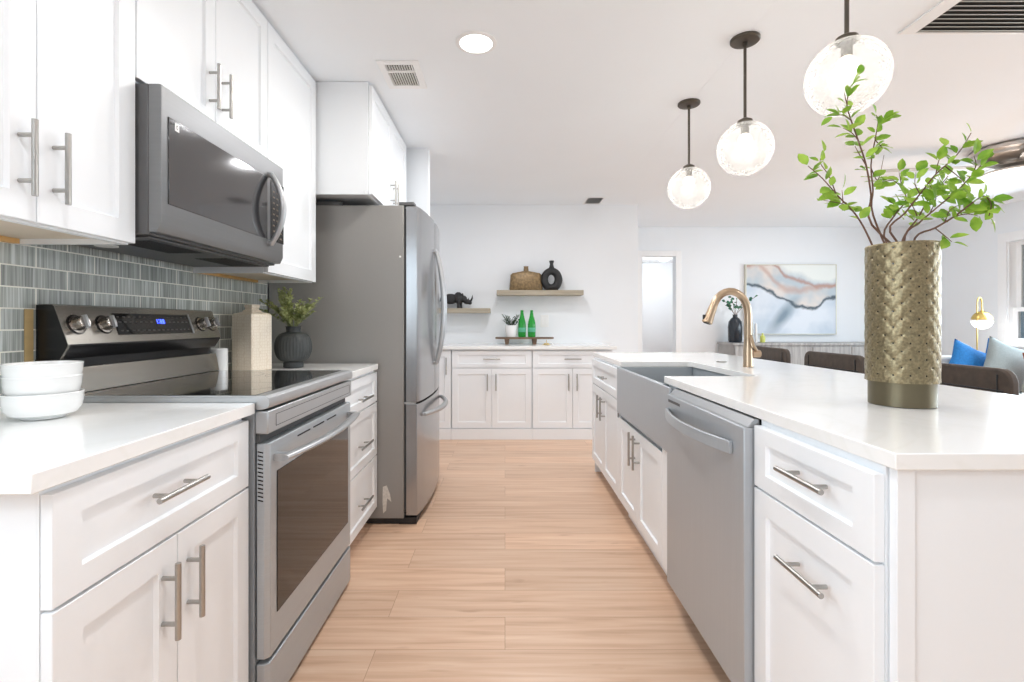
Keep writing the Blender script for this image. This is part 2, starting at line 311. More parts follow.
# ------------------------------------------------------------------ mesh helpers
class MB:
    def __init__(s): s.bm = bmesh.new(); s.mi = 0
    def face(s, vs, mi=None):
        try:
            f = s.bm.faces.new(vs); f.material_index = s.mi if mi is None else mi; return f
        except ValueError: return None
    def v(s, p): return s.bm.verts.new(p)
    def box(s, x0, x1, y0, y1, z0, z1, mi=None):
        x0, x1 = sorted((x0, x1)); y0, y1 = sorted((y0, y1)); z0, z1 = sorted((z0, z1))
        p = [s.v((x, y, z)) for z in (z0, z1) for y in (y0, y1) for x in (x0, x1)]
        for q in ((0, 2, 3, 1), (4, 5, 7, 6), (0, 1, 5, 4), (2, 6, 7, 3), (0, 4, 6, 2), (1, 3, 7, 5)): s.face([p[i] for i in q], mi)
        return s
    def rings(s, rings, cap0=True, cap1=True, closed=True, mi=None):
        V = [[s.v(p) for p in r] for r in rings]
        n = len(V[0])
        for a, b in zip(V, V[1:]):
            for i in range(n if closed else n - 1):
                j = (i + 1) % n; s.face([a[i], a[j], b[j], b[i]], mi)
        if cap0: s.face(list(reversed(V[0])), mi)
        if cap1: s.face(V[-1], mi)
        return s
    def tube(s, pts, r, n=10, mi=None, cap=True, flat=1.0):
        pts = [Vector(p) for p in pts]; rs = r if isinstance(r, (list, tuple)) else [r] * len(pts)
        T = []
        for i in range(len(pts)):
            a = pts[max(0, i - 1)]; b = pts[min(len(pts) - 1, i + 1)]; T.append((b - a).normalized())
        up = Vector((0, 0, 1)) if abs(T[0].z) < .9 else Vector((0, 1, 0))
        N = T[0].cross(up).normalized(); rings = []
        for i, p in enumerate(pts):
            N = (N - T[i] * N.dot(T[i])).normalized(); B = T[i].cross(N)
            rings.append([p + N * (math.cos(2 * PI * k / n) * rs[i]) + B * (math.sin(2 * PI * k / n) * rs[i] * flat) for k in range(n)])
        return s.rings(rings, cap, cap, mi=mi)
    def lathe(s, prof, c, n=32, mi=None, sx=1, sy=1, rib=None):
        rings = []
        for (r, z) in prof:
            rings.append([(c[0] + math.cos(2 * PI * k / n) * r * sx * (rib(k) if rib else 1), c[1] + math.sin(2 * PI * k / n) * r * sy * (rib(k) if rib else 1), c[2] + z) for k in range(n)])
        return s.rings(rings, True, True, mi=mi)
    def ring(s, prof, c, n=32, mi=None):
        V = [[s.v((c[0] + math.cos(2 * PI * k / n) * r, c[1] + math.sin(2 * PI * k / n) * r, c[2] + z)) for k in range(n)] for (r, z) in prof]
        for a, b in zip(V, V[1:] + V[:1]):
            for i in range(n): s.face([a[i], a[(i + 1) % n], b[(i + 1) % n], b[i]], mi)
        return s
    def prism(s, poly, axis, a, b, mi=None):
        """poly in the two other axes (order x,y,z without axis), extruded from a to b"""
        def P(u, v, w):
            return {'x': (w, u, v), 'y': (u, w, v), 'z': (u, v, w)}[axis]
        return s.rings([[P(u, v, a) for u, v in poly], [P(u, v, b) for u, v in poly]], mi=mi)
    def ball(s, c, r, n=16, m=10, sc3=(1, 1, 1), mi=None):
        rings = []
        for j in range(1, m):
            th = PI * j / m
            rings.append([(c[0] + r * sc3[0] * math.sin(th) * math.cos(2 * PI * k / n), c[1] + r * sc3[1] * math.sin(th) * math.sin(2 * PI * k / n), c[2] - r * sc3[2] * math.cos(th)) for k in range(n)])
        return s.rings(rings, True, True, mi=mi)
    def build(s, name, mats, parent=None, origin=None, bevel=0, seg=2, world=True, smooth=True, ang=0.6):
        bm = s.bm
        bmesh.ops.recalc_face_normals(bm, faces=bm.faces)
        off = Vector((0, 0, 0))
        if parent is not None and world: off = world_loc(parent)
        elif origin is not None: off = Vector(origin)
        if off.length: bmesh.ops.translate(bm, verts=bm.verts, vec=-off)
        if smooth:
            for f in bm.faces: f.smooth = True
            for e in bm.edges:
                if len(e.link_faces) == 2 and e.calc_face_angle(0) > ang: e.smooth = False
        me = bpy.data.meshes.new(name); bm.to_mesh(me); bm.free()
        for m in (mats if isinstance(mats, (list, tuple)) else [mats]): me.materials.append(m)
        o = bpy.data.objects.new(name, me); C.objects.link(o)
        if parent is not None: o.parent = parent
        elif origin is not None: o.location = off
        if bevel:
            b = o.modifiers.new('bevel', 'BEVEL'); b.width = bevel; b.segments = seg; b.limit_method = 'ANGLE'; b.angle_limit = R(40)
        return o
def world_loc(o):
    v = Vector((0, 0, 0))
    while o is not None: v += Vector(o.location); o = o.parent
    return v
def thing(name, label, cat, loc, group=None):
    o = bpy.data.objects.new(name, None); C.objects.link(o); o.location = loc; o.empty_display_size = .1
    o['label'] = label; o['category'] = cat
    if group: o['group'] = group
    return o
def tag(o, label, cat, group=None, kind=None):
    o['label'] = label; o['category'] = cat
    if group: o['group'] = group
    if kind: o['kind'] = kind
    return o
def struct(o, label=None):
    o['kind'] = 'structure'
    if label: o['label'] = label
    return o
def dup(root, loc, label, parent=None):
    r = root.copy(); C.objects.link(r); r.location = loc; r['label'] = label
    def rec(a, b):
        for ch in [x for x in a.children]:
            c = ch.copy(); C.objects.link(c); c.parent = b; rec(ch, c)
    rec(root, r); return r
def PX(px, py, Y):
    return Vector(((px - CX) * Y / FPX, Y, H - (py - CY) * Y / FPX))

# ------------------------------------------------------------------ the room
CEIL = 2.45; WL = -1.348; YB = 5.42; YF = 6.69; XR = 5.52
struct(MB().box(WL - .12, XR + .14, -2.2, YF + 3.0, -.08, 0).build('floor', M['floor']))
struct(MB().box(WL - .12, XR + .14, -2.2, YF + .12, CEIL, CEIL + .1).build('ceiling', M['ceiling']))
struct(MB().box(WL - .12, WL, -2.2, YB, 0, CEIL).build('wall_left', M['wall']))
struct(MB().box(WL - .12, 1.47, YB, YB + .12, 0, CEIL).build('wall_back', M['wall']))
struct(MB().box(1.35, 1.47, YB + .12, YF, 0, CEIL).build('wall_return', M['wall']))
# far wall with the doorway
DX0, DX1, DZ = 1.87, 2.33, 2.05
mb = MB(); mb.box(1.35, DX0, YF, YF + .12, 0, CEIL); mb.box(DX1, XR + .14, YF, YF + .12, 0, CEIL); mb.box(DX0, DX1, YF, YF + .12, DZ, CEIL)
struct(mb.build('wall_far', M['wall']))
mb = MB(); mb.box(DX0 - .075, DX0, YF - .016, YF, 0, DZ + .075); mb.box(DX1, DX1 + .075, YF - .016, YF, 0, DZ + .075); mb.box(DX0, DX1, YF - .016, YF, DZ, DZ + .075)
struct(mb.build('trim_1', M['trim'], bevel=.003), 'white casing around the far doorway')
mb = MB(); mb.box(DX0 - .12, DX0 - .02, YF + .12, YF + 2.6, 0, 2.3); mb.box(3.4, 3.5, YF + .12, YF + 2.9, 0, 2.3); mb.box(DX0 - .12, 3.5, YF + 2.8, YF + 2.9, 0, 2.3); mb.box(DX0 - .12, DX0 - .02, YF + 2.6, YF + 2.8, 0, 2.3)
mb.box(DX0 - .12, 3.5, YF + .12, YF + 2.9, 2.3, 2.36)
struct(mb.build('wall_hall', M['wall']))
d = MB().box(DX0 - .012, DX0 + .026, YF + .13, YF + .86, .01, DZ - .01).build('door_1', M['trim'], origin=(DX0, YF + .13, 0), bevel=.002); struct(d, 'white door leaf standing open into the hall')
kn = MB(); kn.tube([(DX0 + .026, YF + .80, 1.0), (DX0 + .07, YF + .80, 1.0)], .012, 10); kn.ball((DX0 + .08, YF + .80, 1.0), .027); kn.build('door_handle', M['nickel'], d)
tl = thing('ceiling_light', 'small flush ceiling light glowing in the hall beyond the doorway', 'ceiling light', (2.85, YF + 2.1, 2.3))
MB().lathe([(.02, 0), (.10, 0), (.10, -.015), (.02, -.015)], (2.85, YF + 2.1, 2.3), 24).build('base_plate', M['trim'], tl)
MB().lathe([(.085, -.016), (.085, -.03), (.05, -.045), (.005, -.05)], (2.85, YF + 2.1, 2.3), 24).build('diffuser', M['led'], tl)
hl = bpy.data.lights.new('hall_lamp', 'POINT'); hl.energy = 9; hl.shadow_soft_size = .09; ho = bpy.data.objects.new('hall_lamp', hl); C.objects.link(ho); ho.data.energy = 8; ho.location = (2.75, YF + 1.8, 2.1)

# right wall with its window
WY0, WY1, WZ0, WZ1 = 3.9, 5.38, .93, 2.03
mb = MB()
mb.box(XR, XR + .14, WY1, YF, 0, CEIL); mb.box(XR, XR + .14, -2.2, WY0, 0, CEIL)
mb.box(XR, XR + .14, WY0, WY1, 0, WZ0); mb.box(XR, XR + .14, WY0, WY1, WZ1, CEIL)
struct(mb.build('wall_right', M['wall']))
wf = MB()
wf.box(XR - .018, XR, WY1, WY1 + .095, WZ0 - .02, WZ1 + .10); wf.box(XR - .018, XR, WY0 - .095, WY0, WZ0 - .02, WZ1 + .10)
wf.box(XR - .018, XR, WY0, WY1, WZ1, WZ1 + .10); wf.box(XR - .05, XR, WY0 - .1, WY1 + .1, WZ0 - .045, WZ0 - .02)
win = struct(wf.build('window_1', M['trim'], bevel=.003), 'white double-hung window in the right wall')
sh = MB()
ZM = 1.29
for (za, zb, xo) in ((ZM - .02, WZ1, .085), (WZ0, ZM + .02, .045)):
    x0, x1 = XR + xo, XR + xo + .035
    sh.box(x0, x1, WY0, WY0 + .06, za, zb); sh.box(x0, x1, WY1 - .06, WY1, za, zb)
    sh.box(x0, x1, WY0 + .06, WY1 - .06, zb - .045, zb); sh.box(x0, x1, WY0 + .06, WY1 - .06, za, za + .045)
sh.box(XR + .005, XR + .13, WY1 - .012, WY1 - .0005, WZ0, WZ1); sh.box(XR + .005, XR + .13, WY0 + .0005, WY0 + .012, WZ0, WZ1)
sh.build('sash', M['trim'], win)
g = MB(); g.box(XR + .10, XR + .103, WY0 + .06, WY1 - .06, ZM + .025, WZ1 - .045); g.box(XR + .06, XR + .063, WY0 + .06, WY1 - .06, WZ0 + .045, ZM - .025); g.build('glass', M['pane'], win)
mb = MB()
mb.box(1.47, DX0 - .075, YF - .012, YF, 0, .09); mb.box(DX1 + .075, XR, YF - .012, YF, 0, .09)
struct(mb.build('baseboard_far', M['trim'], bevel=.002))
struct(MB().box(XR - .012, XR, 2, YF - .012, 0, .09).build('baseboard_right', M['trim'], bevel=.002))

# outside the window
struct(MB().box(XR + .2, 45, -10, 60, -.5, -.4).build('ground', M['grass']))
nb = thing('neighbour_house', 'low neighbouring house with grey shingle roof seen through the window', 'house', (13.5, 11, -.4))
MB().box(12, 20, 8.5, 16, -.39, 1.55).build('wall', M['siding'], nb)
MB().prism([(8.0, 1.5), (16.5, 1.5), (12.25, 3.1)], 'x', 11.6, 20.4).build('roof', M['roofing'], nb)
rnd = random.Random(5)
def blob_tree(name, label, c, r, n):
    t = thing(name, label, 'tree', (c[0], c[1], -.4))
    MB().tube([(c[0], c[1], -.4), (c[0] + .1, c[1], c[2])], [.16, .09], 8).build('trunk', M['stem'], t)
    m = MB()
    for i in range(n):
        d = Vector((rnd.gauss(0, 1), rnd.gauss(0, 1), rnd.gauss(0, 1))).normalized() * r * (rnd.random() ** .35)
        p = Vector(c) + Vector((d.x, d.y, d.z * .8)); s_ = .16 + rnd.random() * .16
        a = Vector((rnd.gauss(0, 1), rnd.gauss(0, 1), rnd.gauss(0, 1))).normalized(); b_ = a.orthogonal().normalized() * s_
        a = a * s_; vs = [m.v(p - a), m.v(p + b_ * .6), m.v(p + a), m.v(p - b_ * .6)]; m.face(vs)
    m.build('foliage', M['treeleaf'], t, smooth=False)
blob_tree('leafy_tree', 'bushy green tree seen through the upper window sash', (15.5, 16.8, 4.2), 2.3, 1500)
blob_tree('leafy_tree', 'dark shrub low outside seen through the lower window sash', (9.2, 8.3, .35), .55, 500)

# backsplash
struct(MB().box(WL, WL + .008, -.4, 1.365, .9145, 1.37).box(WL, WL + .008, 1.365, 1.391, 1.180, 1.37).box(WL, WL + .008, 1.391, 2.764, .9145, 1.80).build('trim_2', M['tile']), 'grey green glass subway tile backsplash')
struct(MB().box(WL, WL + .010, 1.3655, 1.3905, .9145, 1.179).build('trim_3', mat('tan_strip', (196, 168, 118), .6, amt=.1, scale=(8, 8, 40))), 'tan strip beside the range')  # narrow tan strip on the wall, rising from the counter

# ------------------------------------------------------------------ cabinet builders
class Fr:
    """frame of a cabinet front: u along the run, d outward distance from face plane w"""
    def __init__(s, axis, w, sgn): s.axis, s.w, s.sgn = axis, w, sgn
    def P(s, u, d, z):
        q = s.w + s.sgn * d
        return (q, u, z) if s.axis == 'x' else (u, q, z)
def shaker(fr, u0, u1, z0, z1, th=.019, rail=.057, dep=.009, name='door', parent=None, railz=None):
    m = MB(); g = .0016
    u0 += g; u1 -= g; z0 += g; z1 -= g; rz = railz or rail
    def ring(i, iz, d): return [fr.P(u0 + i, d, z0 + iz), fr.P(u1 - i, d, z0 + iz), fr.P(u1 - i, d, z1 - iz), fr.P(u0 + i, d, z1 - iz)]
    m.rings([ring(0, 0, -th), ring(0, 0, -.0012), ring(.0012, .0012, 0), ring(rail, rz, 0), ring(rail + .004, rz + .004, -dep)], True, True)
    return m.build(name, M['cab'], parent, ang=.3)
def pull(fr, u, z, vert, L=.16, r=.006, so=.033, parent=None, sp_=.096):
    m = MB()
    a, b = (fr.P(u, so, z - L / 2), fr.P(u, so, z + L / 2)) if vert else (fr.P(u - L / 2, so, z), fr.P(u + L / 2, so, z))
    m.tube([a, b], r, 12)
    for k in (-1, 1):
        uu, zz = (u, z + k * sp_ / 2) if vert else (u + k * sp_ / 2, z)
        m.tube([fr.P(uu, -.0005, zz), fr.P(uu, so - r * .7, zz)], r * .8, 10)
    return m.build('handle', M['nickel'], parent)
def carcass(fr, u0, u1, z0, z1, depth, parent, toe=None, th=.0195, mats=None, name='body'):
    m = MB(); g = .0008
    a = fr.P(u0 + g, -th - .001, z0 if toe is None else toe); b = fr.P(u1 - g, -depth, z1)
    m.box(a[0], b[0], a[1], b[1], a[2], b[2])
    if toe:
        a = fr.P(u0 + g, -th - .06, z0); b = fr.P(u1 - g, -depth, toe); m.box(a[0], b[0], a[1], b[1], a[2], b[2])
    return m.build(name, mats or M['cab'], parent)

# ---- left run
FL = Fr('x', -.72, 1); DL = 1.34 - .72
t = thing('base_cabinet', 'white base cabinet with one drawer over two doors, under the stacked bowls', 'cabinet', (-1.03, 1.08, 0))
carcass(FL, .778, 1.378, 0, .8815, DL, t, toe=.1)
o = shaker(FL, .778, 1.378, .681, .868, name='drawer', parent=t, rail=.055, railz=.045); pull(FL, 1.054, .785, False, parent=o)
for (a, b, hu) in ((.778, 1.078, 1.03), (1.078, 1.378, 1.112)):
    o = shaker(FL, a, b, .105, .678, name='door', parent=t); pull(FL, hu, .555, True, parent=o)
o = MB().box(-1.346, -.708, .733, 1.388, .8825, .914).build('countertop', M['quartz'], origin=(-1.03, 1.06, .8825), bevel=.002); tag(o, 'short white quartz countertop nearest the camera, holding the stacked bowls', 'countertop')
t = thing('base_cabinet', 'white base cabinet of three drawers between the range and the refrigerator', 'cabinet', (-1.03, 2.45, 0))
carcass(FL, 2.156, 2.758, 0, .8815, DL, t, toe=.1)
for (a, b, hz) in ((.70, .868, .762), (.402, .697, .53), (.105, .399, .240)):
    o = shaker(FL, 2.156, 2.758, a, b, name='drawer', parent=t, rail=.055, railz=.045); pull(FL, 2.457, hz, False, L=.19, parent=o)
o = MB().box(-1.346, -.708, 2.155, 2.735, .8825, .914).build('countertop', M['quartz'], origin=(-1.03, 2.45, .8825), bevel=.002); tag(o, 'short white countertop between the range and refrigerator, holding the ceramic bottle', 'countertop')

# ---- upper cabinets
FU = Fr('x', -1.016, 1); ZU = 1.355
def upper(u0, u1, z0, z1, label, doors, fr=FU, depth=.325, back=None):
    yc = (u0 + u1) / 2
    t = thing('wall_cabinet', label, 'cabinet', (-1.18, yc, z0))
    m = MB(); x1 = fr.w - .0205; x0 = -1.338 if back is None else back
    m.box(x0, x1, u0 + .001, u1 - .001, z0 + .018, z1)
    m.box(x1 - .018, x1, u0 + .001, u1 - .001, z0, z0 + .0175)      # face rail below the floor panel
    m.box(x0, x1 - .019, u0 + .001, u0 + .017, z0, z0 + .0175); m.box(x0, x1 - .019, u1 - .017, u1 - .001, z0, z0 + .0175)
    m.build('body', M['cab'], t)
    MB().box(x0 + .001, x1 - .0195, u0 + .0185, u1 - .0185, z0 + .014, z0 + .0175).build('bottom_panel', M['cab'] if fr.w > -.9 else M['under'], t)
    if fr.w < -.9: MB().box(x0 + .001, x0 + .020, u0 + .0185, u1 - .0185, z0 + .0005, z0 + .0135).build('hanging_rail', M['rawwood'], t)
    for (a, b, hu, hz, hl) in doors:
        o = shaker(fr, a, b, z0 + .002, z1 - .012, name='door', parent=t)
        if hu: pull(fr, hu, hz, True, L=hl, parent=o)
    return t
upper(.78, 1.349, ZU, CEIL - .002, 'white wall cabinet with two tall doors left of the microwave', [(.78, 1.064, 1.025, 1.486, .16), (1.064, 1.349, 1.103, 1.486, .16)])
upper(1.351, 2.099, 1.815, CEIL - .002, 'white wall cabinet with two short doors directly above the microwave', [(1.351, 1.722, 1.685, 1.953, .155), (1.722, 2.099, 1.760, 1.953, .155)])
upper(2.101, 2.634, ZU, CEIL - .002, 'white wall cabinet with one tall plain door right of the microwave', [(2.101, 2.634, None, 0, 0)])
FO = Fr('x', -.722, 1)
t = upper(2.655, 3.60, 1.838, CEIL - .002, 'deep white cabinet above the refrigerator', [(2.665, 3.128, 3.09, 1.96, .15), (3.128, 3.59, 3.166, 1.96, .15)], fr=FO)
struct(MB().box(WL, -.576, 3.675, 3.76, 0, CEIL).build('wall_stub', M['wall']))

# ------------------------------------------------------------------ range
def build_range():
    t = thing('electric_range', 'stainless steel electric range with black glass cooktop and knobbed backguard', 'range', (-1.0, 1.77, 0))
    y0, y1 = 1.392, 2.151
    MB().box(-1.32, -.712, y0, y1, .05, .893).build('body', M['steel'], t)
    b = MB(); b.box(-1.31, -.74, y0 + .02, y1 - .02, .02, .05)
    for yy in (y0 + .05, y1 - .03): b.tube([(-.715, yy, .001), (-.715, yy, .03)], .015, 10); b.tube([(-1.25, yy, .001), (-1.25, yy, .03)], .015, 10)
    b.build('foot', M['blackm'], t)
    # cooktop rim (frame) and glass
    m = MB(); m.prism([(-1.325, .893), (-.690, .893), (-.673, .898), (-.669, .910), (-.671, .926), (-.680, .933), (-.715, .933), (-.715, .9285), (-1.325, .9285)], 'y', y0, y1)
    m.box(-1.325, -.715, y0, y0 + .012, .9285, .933); m.box(-1.325, -.715, y1 - .012, y1, .9285, .933)
    ct = m.build('cooktop_rim', M['steel_soft'], t, bevel=.001)
    MB().box(-1.24, -.7155, y0 + .0125, y1 - .0125, .929, .9335).build('cooktop_glass', M['glassblack'], t)
    # front control strip under the cooktop
    m = MB(); m.box(-.712, -.674, y0 + .001, y1 - .001, .823, .889)
    st = m.build('front_panel', M['steel_soft'], t, bevel=.004)
    m = MB()
    for (a, b2, c, d2) in ((y0 + .05, y1 - .03, .872, .8735), (y0 + .05, y1 - .03, .838, .8395), (y0 + .05, y0 + .0515, .838, .8735), (y1 - .0315, y1 - .03, .838, .8735)):
        m.box(-.6745, -.6732, a, b2, c, d2)
    m.build('inset_line', M['gasket'], st)
    # door
    dr = MB(); xf = -.674
    dr.prism([(y0 + .004, -.708), (y0 + .004, -.686), (y0 + .016, xf), (y1 - .016, xf), (y1 - .004, -.686), (y1 - .004, -.708)][::1], 'z', .180, .795)
    # prism axis z takes (x,y): rebuild with swapped order
    dr = MB(); dr.prism([(-.708, y0 + .004), (-.686, y0 + .004), (xf, y0 + .016), (xf, y1 - .016), (-.686, y1 - .004), (-.708, y1 - .004)], 'z', .180, .795)
    door = dr.build('oven_door', M['steel'], t, bevel=.002)
    MB().box(-.6745, -.6715, 1.447, 2.098, .287, .705).build('door_glass', M['ovenglass'], door, bevel=.001)
    m = MB()
    for k in range(13):
        z = .775 - k * .0115
        m.prism([(-.7045, z), (-.7045, z - .004), (-.689, z - .0075), (-.689, z - .0035)], 'y', y0 + .0036, y0 + .005)
    m.build('vent_slot', M['black'], door)
    # handle bowed outward
    pts = []; 
    for i in range(17):
        s_ = i / 16; yy = y0 + .035 + s_ * (y1 - y0 - .07); bow = .030 + .034 * (1 - (2 * s_ - 1) ** 2)
        pts.append((xf + bow, yy, .748))
    m = MB(); m.tube(pts, .0165, 14, flat=.62)
    for yy in (y0 + .05, y1 - .05): m.box(xf - .001, xf + .032, yy - .014, yy + .014, .737, .759)
    m.build('handle', M['steel_soft'], door, bevel=0)
    m = MB(); m.box(xf, xf + .002, y0 + .2, y0 + .30, .772, .776); m.box(xf, xf + .002, y0 + .33, y0 + .43, .772, .776); m.box(xf, xf + .002, y0 + .46, y0 + .56, .772, .776)
    m.build('vent', M['black'], door)
    # recess between strip and door, and drawer
    MB().box(-.7115, -.700, y0 + .006, y1 - .006, .796, .8225).build('gap_strip', M['gasket'], t)
    m = MB(); m.prism([(-.708, y0 + .004), (-.686, y0 + .004), (xf, y0 + .016), (xf, y1 - .016), (-.686, y1 - .004), (-.708, y1 - .004)], 'z', .022, .165)
    m.build('storage_drawer', M['steel'], t, bevel=.002)
    # backguard: riser, overhanging tilted panel
    m = MB()
    m.prism([(-1.339, .934), (-1.253, .934), (-1.262, .985), (-1.268, 1.008), (-1.339, 1.008)], 'y', y0 + .002, y1 - .002)
    m.build('riser', M['rangeguard'], t, bevel=.001)
    MB().box(-1.339, -1.29, y0 + .004, y1 - .004, 1.0085, 1.036).build('vent_gap', M['black'], t)
    m = MB(); m.prism([(-1.339, 1.036), (-1.270, 1.036), (-1.247, 1.072), (-1.247, 1.078), (-1.285, 1.188), (-1.292, 1.192), (-1.339, 1.192)], 'y', y0 + .006, y1 - .006)
    bgd = m.build('backguard', M['black'], t, bevel=.001)
    m = MB(); m.prism([(-1.2465, 1.0785), (-1.2445, 1.0785), (-1.2835, 1.190), (-1.292, 1.1945), (-1.330, 1.1945), (-1.330, 1.1925), (-1.292, 1.1925), (-1.2855, 1.1885)], 'y', y0 + .004, y1 - .004)
    pan = m.build('control_panel', M['rangeguard'], t)
    # thin trim following the lower lip
    MB().prism([(-1.269, 1.035), (-1.2665, 1.035), (-1.2435, 1.073), (-1.2435, 1.078), (-1.2465, 1.078), (-1.2465, 1.0725)], 'y', y0 + .004, y0 + .010).build('lip_trim', M['rangeguard'], t)
    A = Vector((-1.2445, 0, 1.0785)); B = Vector((-1.2835, 0, 1.190)); U = (B - A).normalized(); N = Vector((U.z, 0, -U.x))
    L_ = (B - A).length
    def pq(s_, d, yy): q = A + U * s_ + N * d; return (q.x, yy, q.z)
    def plate(mb_, s0, s1, ya, yb, d0, d1, mi=None):
        mb_.rings([[pq(s0, d0, ya), pq(s0, d0, yb), pq(s1, d0, yb), pq(s1, d0, ya)], [pq(s0, d1, ya), pq(s0, d1, yb), pq(s1, d1, yb), pq(s1, d1, ya)]], mi=mi)
    m = MB(); plate(m, .024, .098, 1.590, 1.962, .0005, .0025); disp = m.build('display', M['glassblack'], pan)
    m = MB(); 
    plate(m, .022, .100, 1.964, 1.972, .0005, .004)
    m.build('display_edge', M['steel_soft'], pan)
    # seven segment clock reading 1:38 in blue
    m = MB(); segs = {'1': 'bc', '3': 'abgcd', '8': 'abcdefg'}
    def dig(ch, yy, s0, w_=.009, h_=.016, th=.0026):
        D = {'a': (s0 + h_ - th, s0 + h_, yy, yy + w_), 'd': (s0, s0 + th, yy, yy + w_), 'g': (s0 + h_ / 2 - th / 2, s0 + h_ / 2 + th / 2, yy, yy + w_),
             'b': (s0 + h_ / 2, s0 + h_, yy + w_ - th, yy + w_), 'c': (s0, s0 + h_ / 2, yy + w_ - th, yy + w_), 'f': (s0 + h_ / 2, s0 + h_, yy, yy + th), 'e': (s0, s0 + h_ / 2, yy, yy + th)}
        for c_ in segs[ch]: q = D[c_]; plate(m, q[0], q[1], q[2], q[3], .0027, .0033)
    dig('1', 1.775, .062); dig('8', 1.797, .062); dig('8', 1.810, .062)
    plate(m, .064, .067, 1.790, 1.793, .0027, .0033); plate(m, .075, .078, 1.790, 1.793, .0027, .0033)
    m.build('clock_digits', M['digit'], disp)
    rr = random.Random(3)
    for row, s0 in enumerate((.084, .066, .036)):
        m = MB()
        for k in range(15):
            yy = 1.602 + k * .024
            if 1.76 < yy < 1.84 and row < 2:
                if len(m.bm.verts): m.build('touch_legend', M['legend'], disp); m = MB()
                continue
            wv = .008 + rr.random() * .006; plate(m, s0, s0 + .0035, yy, yy + wv, .0026, .0030)
        m.build('touch_legend', M['legend'], disp)
    for yy in (1.445, 1.545, 2.035, 2.105):
        m = MB(); c0 = Vector(pq(.060, .002, yy))
        def ringk(r, d): 
            T_ = Vector((0, 1, 0)); cc = Vector(pq(.060, d, yy))
            return [cc + T_ * (math.cos(2 * PI * k / 24) * r) + U * (math.sin(2 * PI * k / 24) * r) for k in range(24)]
        m.rings([ringk(.027, .001), ringk(.027, .004), ringk(.021, .005), ringk(.020, .026), ringk(.0175, .029)])
        kb = m.build('knob', M['nickelpol'], pan)
        g_ = MB(); 
        g_.rings([[pq(.060 - .020, .024, yy - .005), pq(.060 - .020, .024, yy + .005), pq(.060 + .020, .024, yy + .005), pq(.060 + .020, .024, yy - .005)],
                  [pq(.060 - .019, .037, yy - .004), pq(.060 - .019, .037, yy + .004), pq(.060 + .019, .037, yy + .004), pq(.060 + .019, .037, yy - .004)]])
        g_.build('grip', M['steel_soft'], kb, bevel=.001)
        m = MB(); m.rings([ringk(.031, .0004), ringk(.031, .0012)]); m.build('skirt', M['black'], kb)
    # faint burner rings under the glass
    bmk = mat('dark_grey_print', (60, 60, 60), .2)
    for (bx, by, br_) in ((-.86, 1.60, .11), (-.86, 1.96, .09), (-1.08, 1.58, .08), (-1.08, 1.95, .11)):
        m = MB(); n = 48; V0 = []; 
        for rr_ in (br_, br_ - .0015): V0.append([m.v((bx + rr_ * math.cos(2 * PI * k / n), by + rr_ * math.sin(2 * PI * k / n), .93365)) for k in range(n)])
        for k in range(n): m.face([V0[0][k], V0[0][(k + 1) % n], V0[1][(k + 1) % n], V0[1][k]])
        m.build('burner_mark', bmk, t)
build_range()

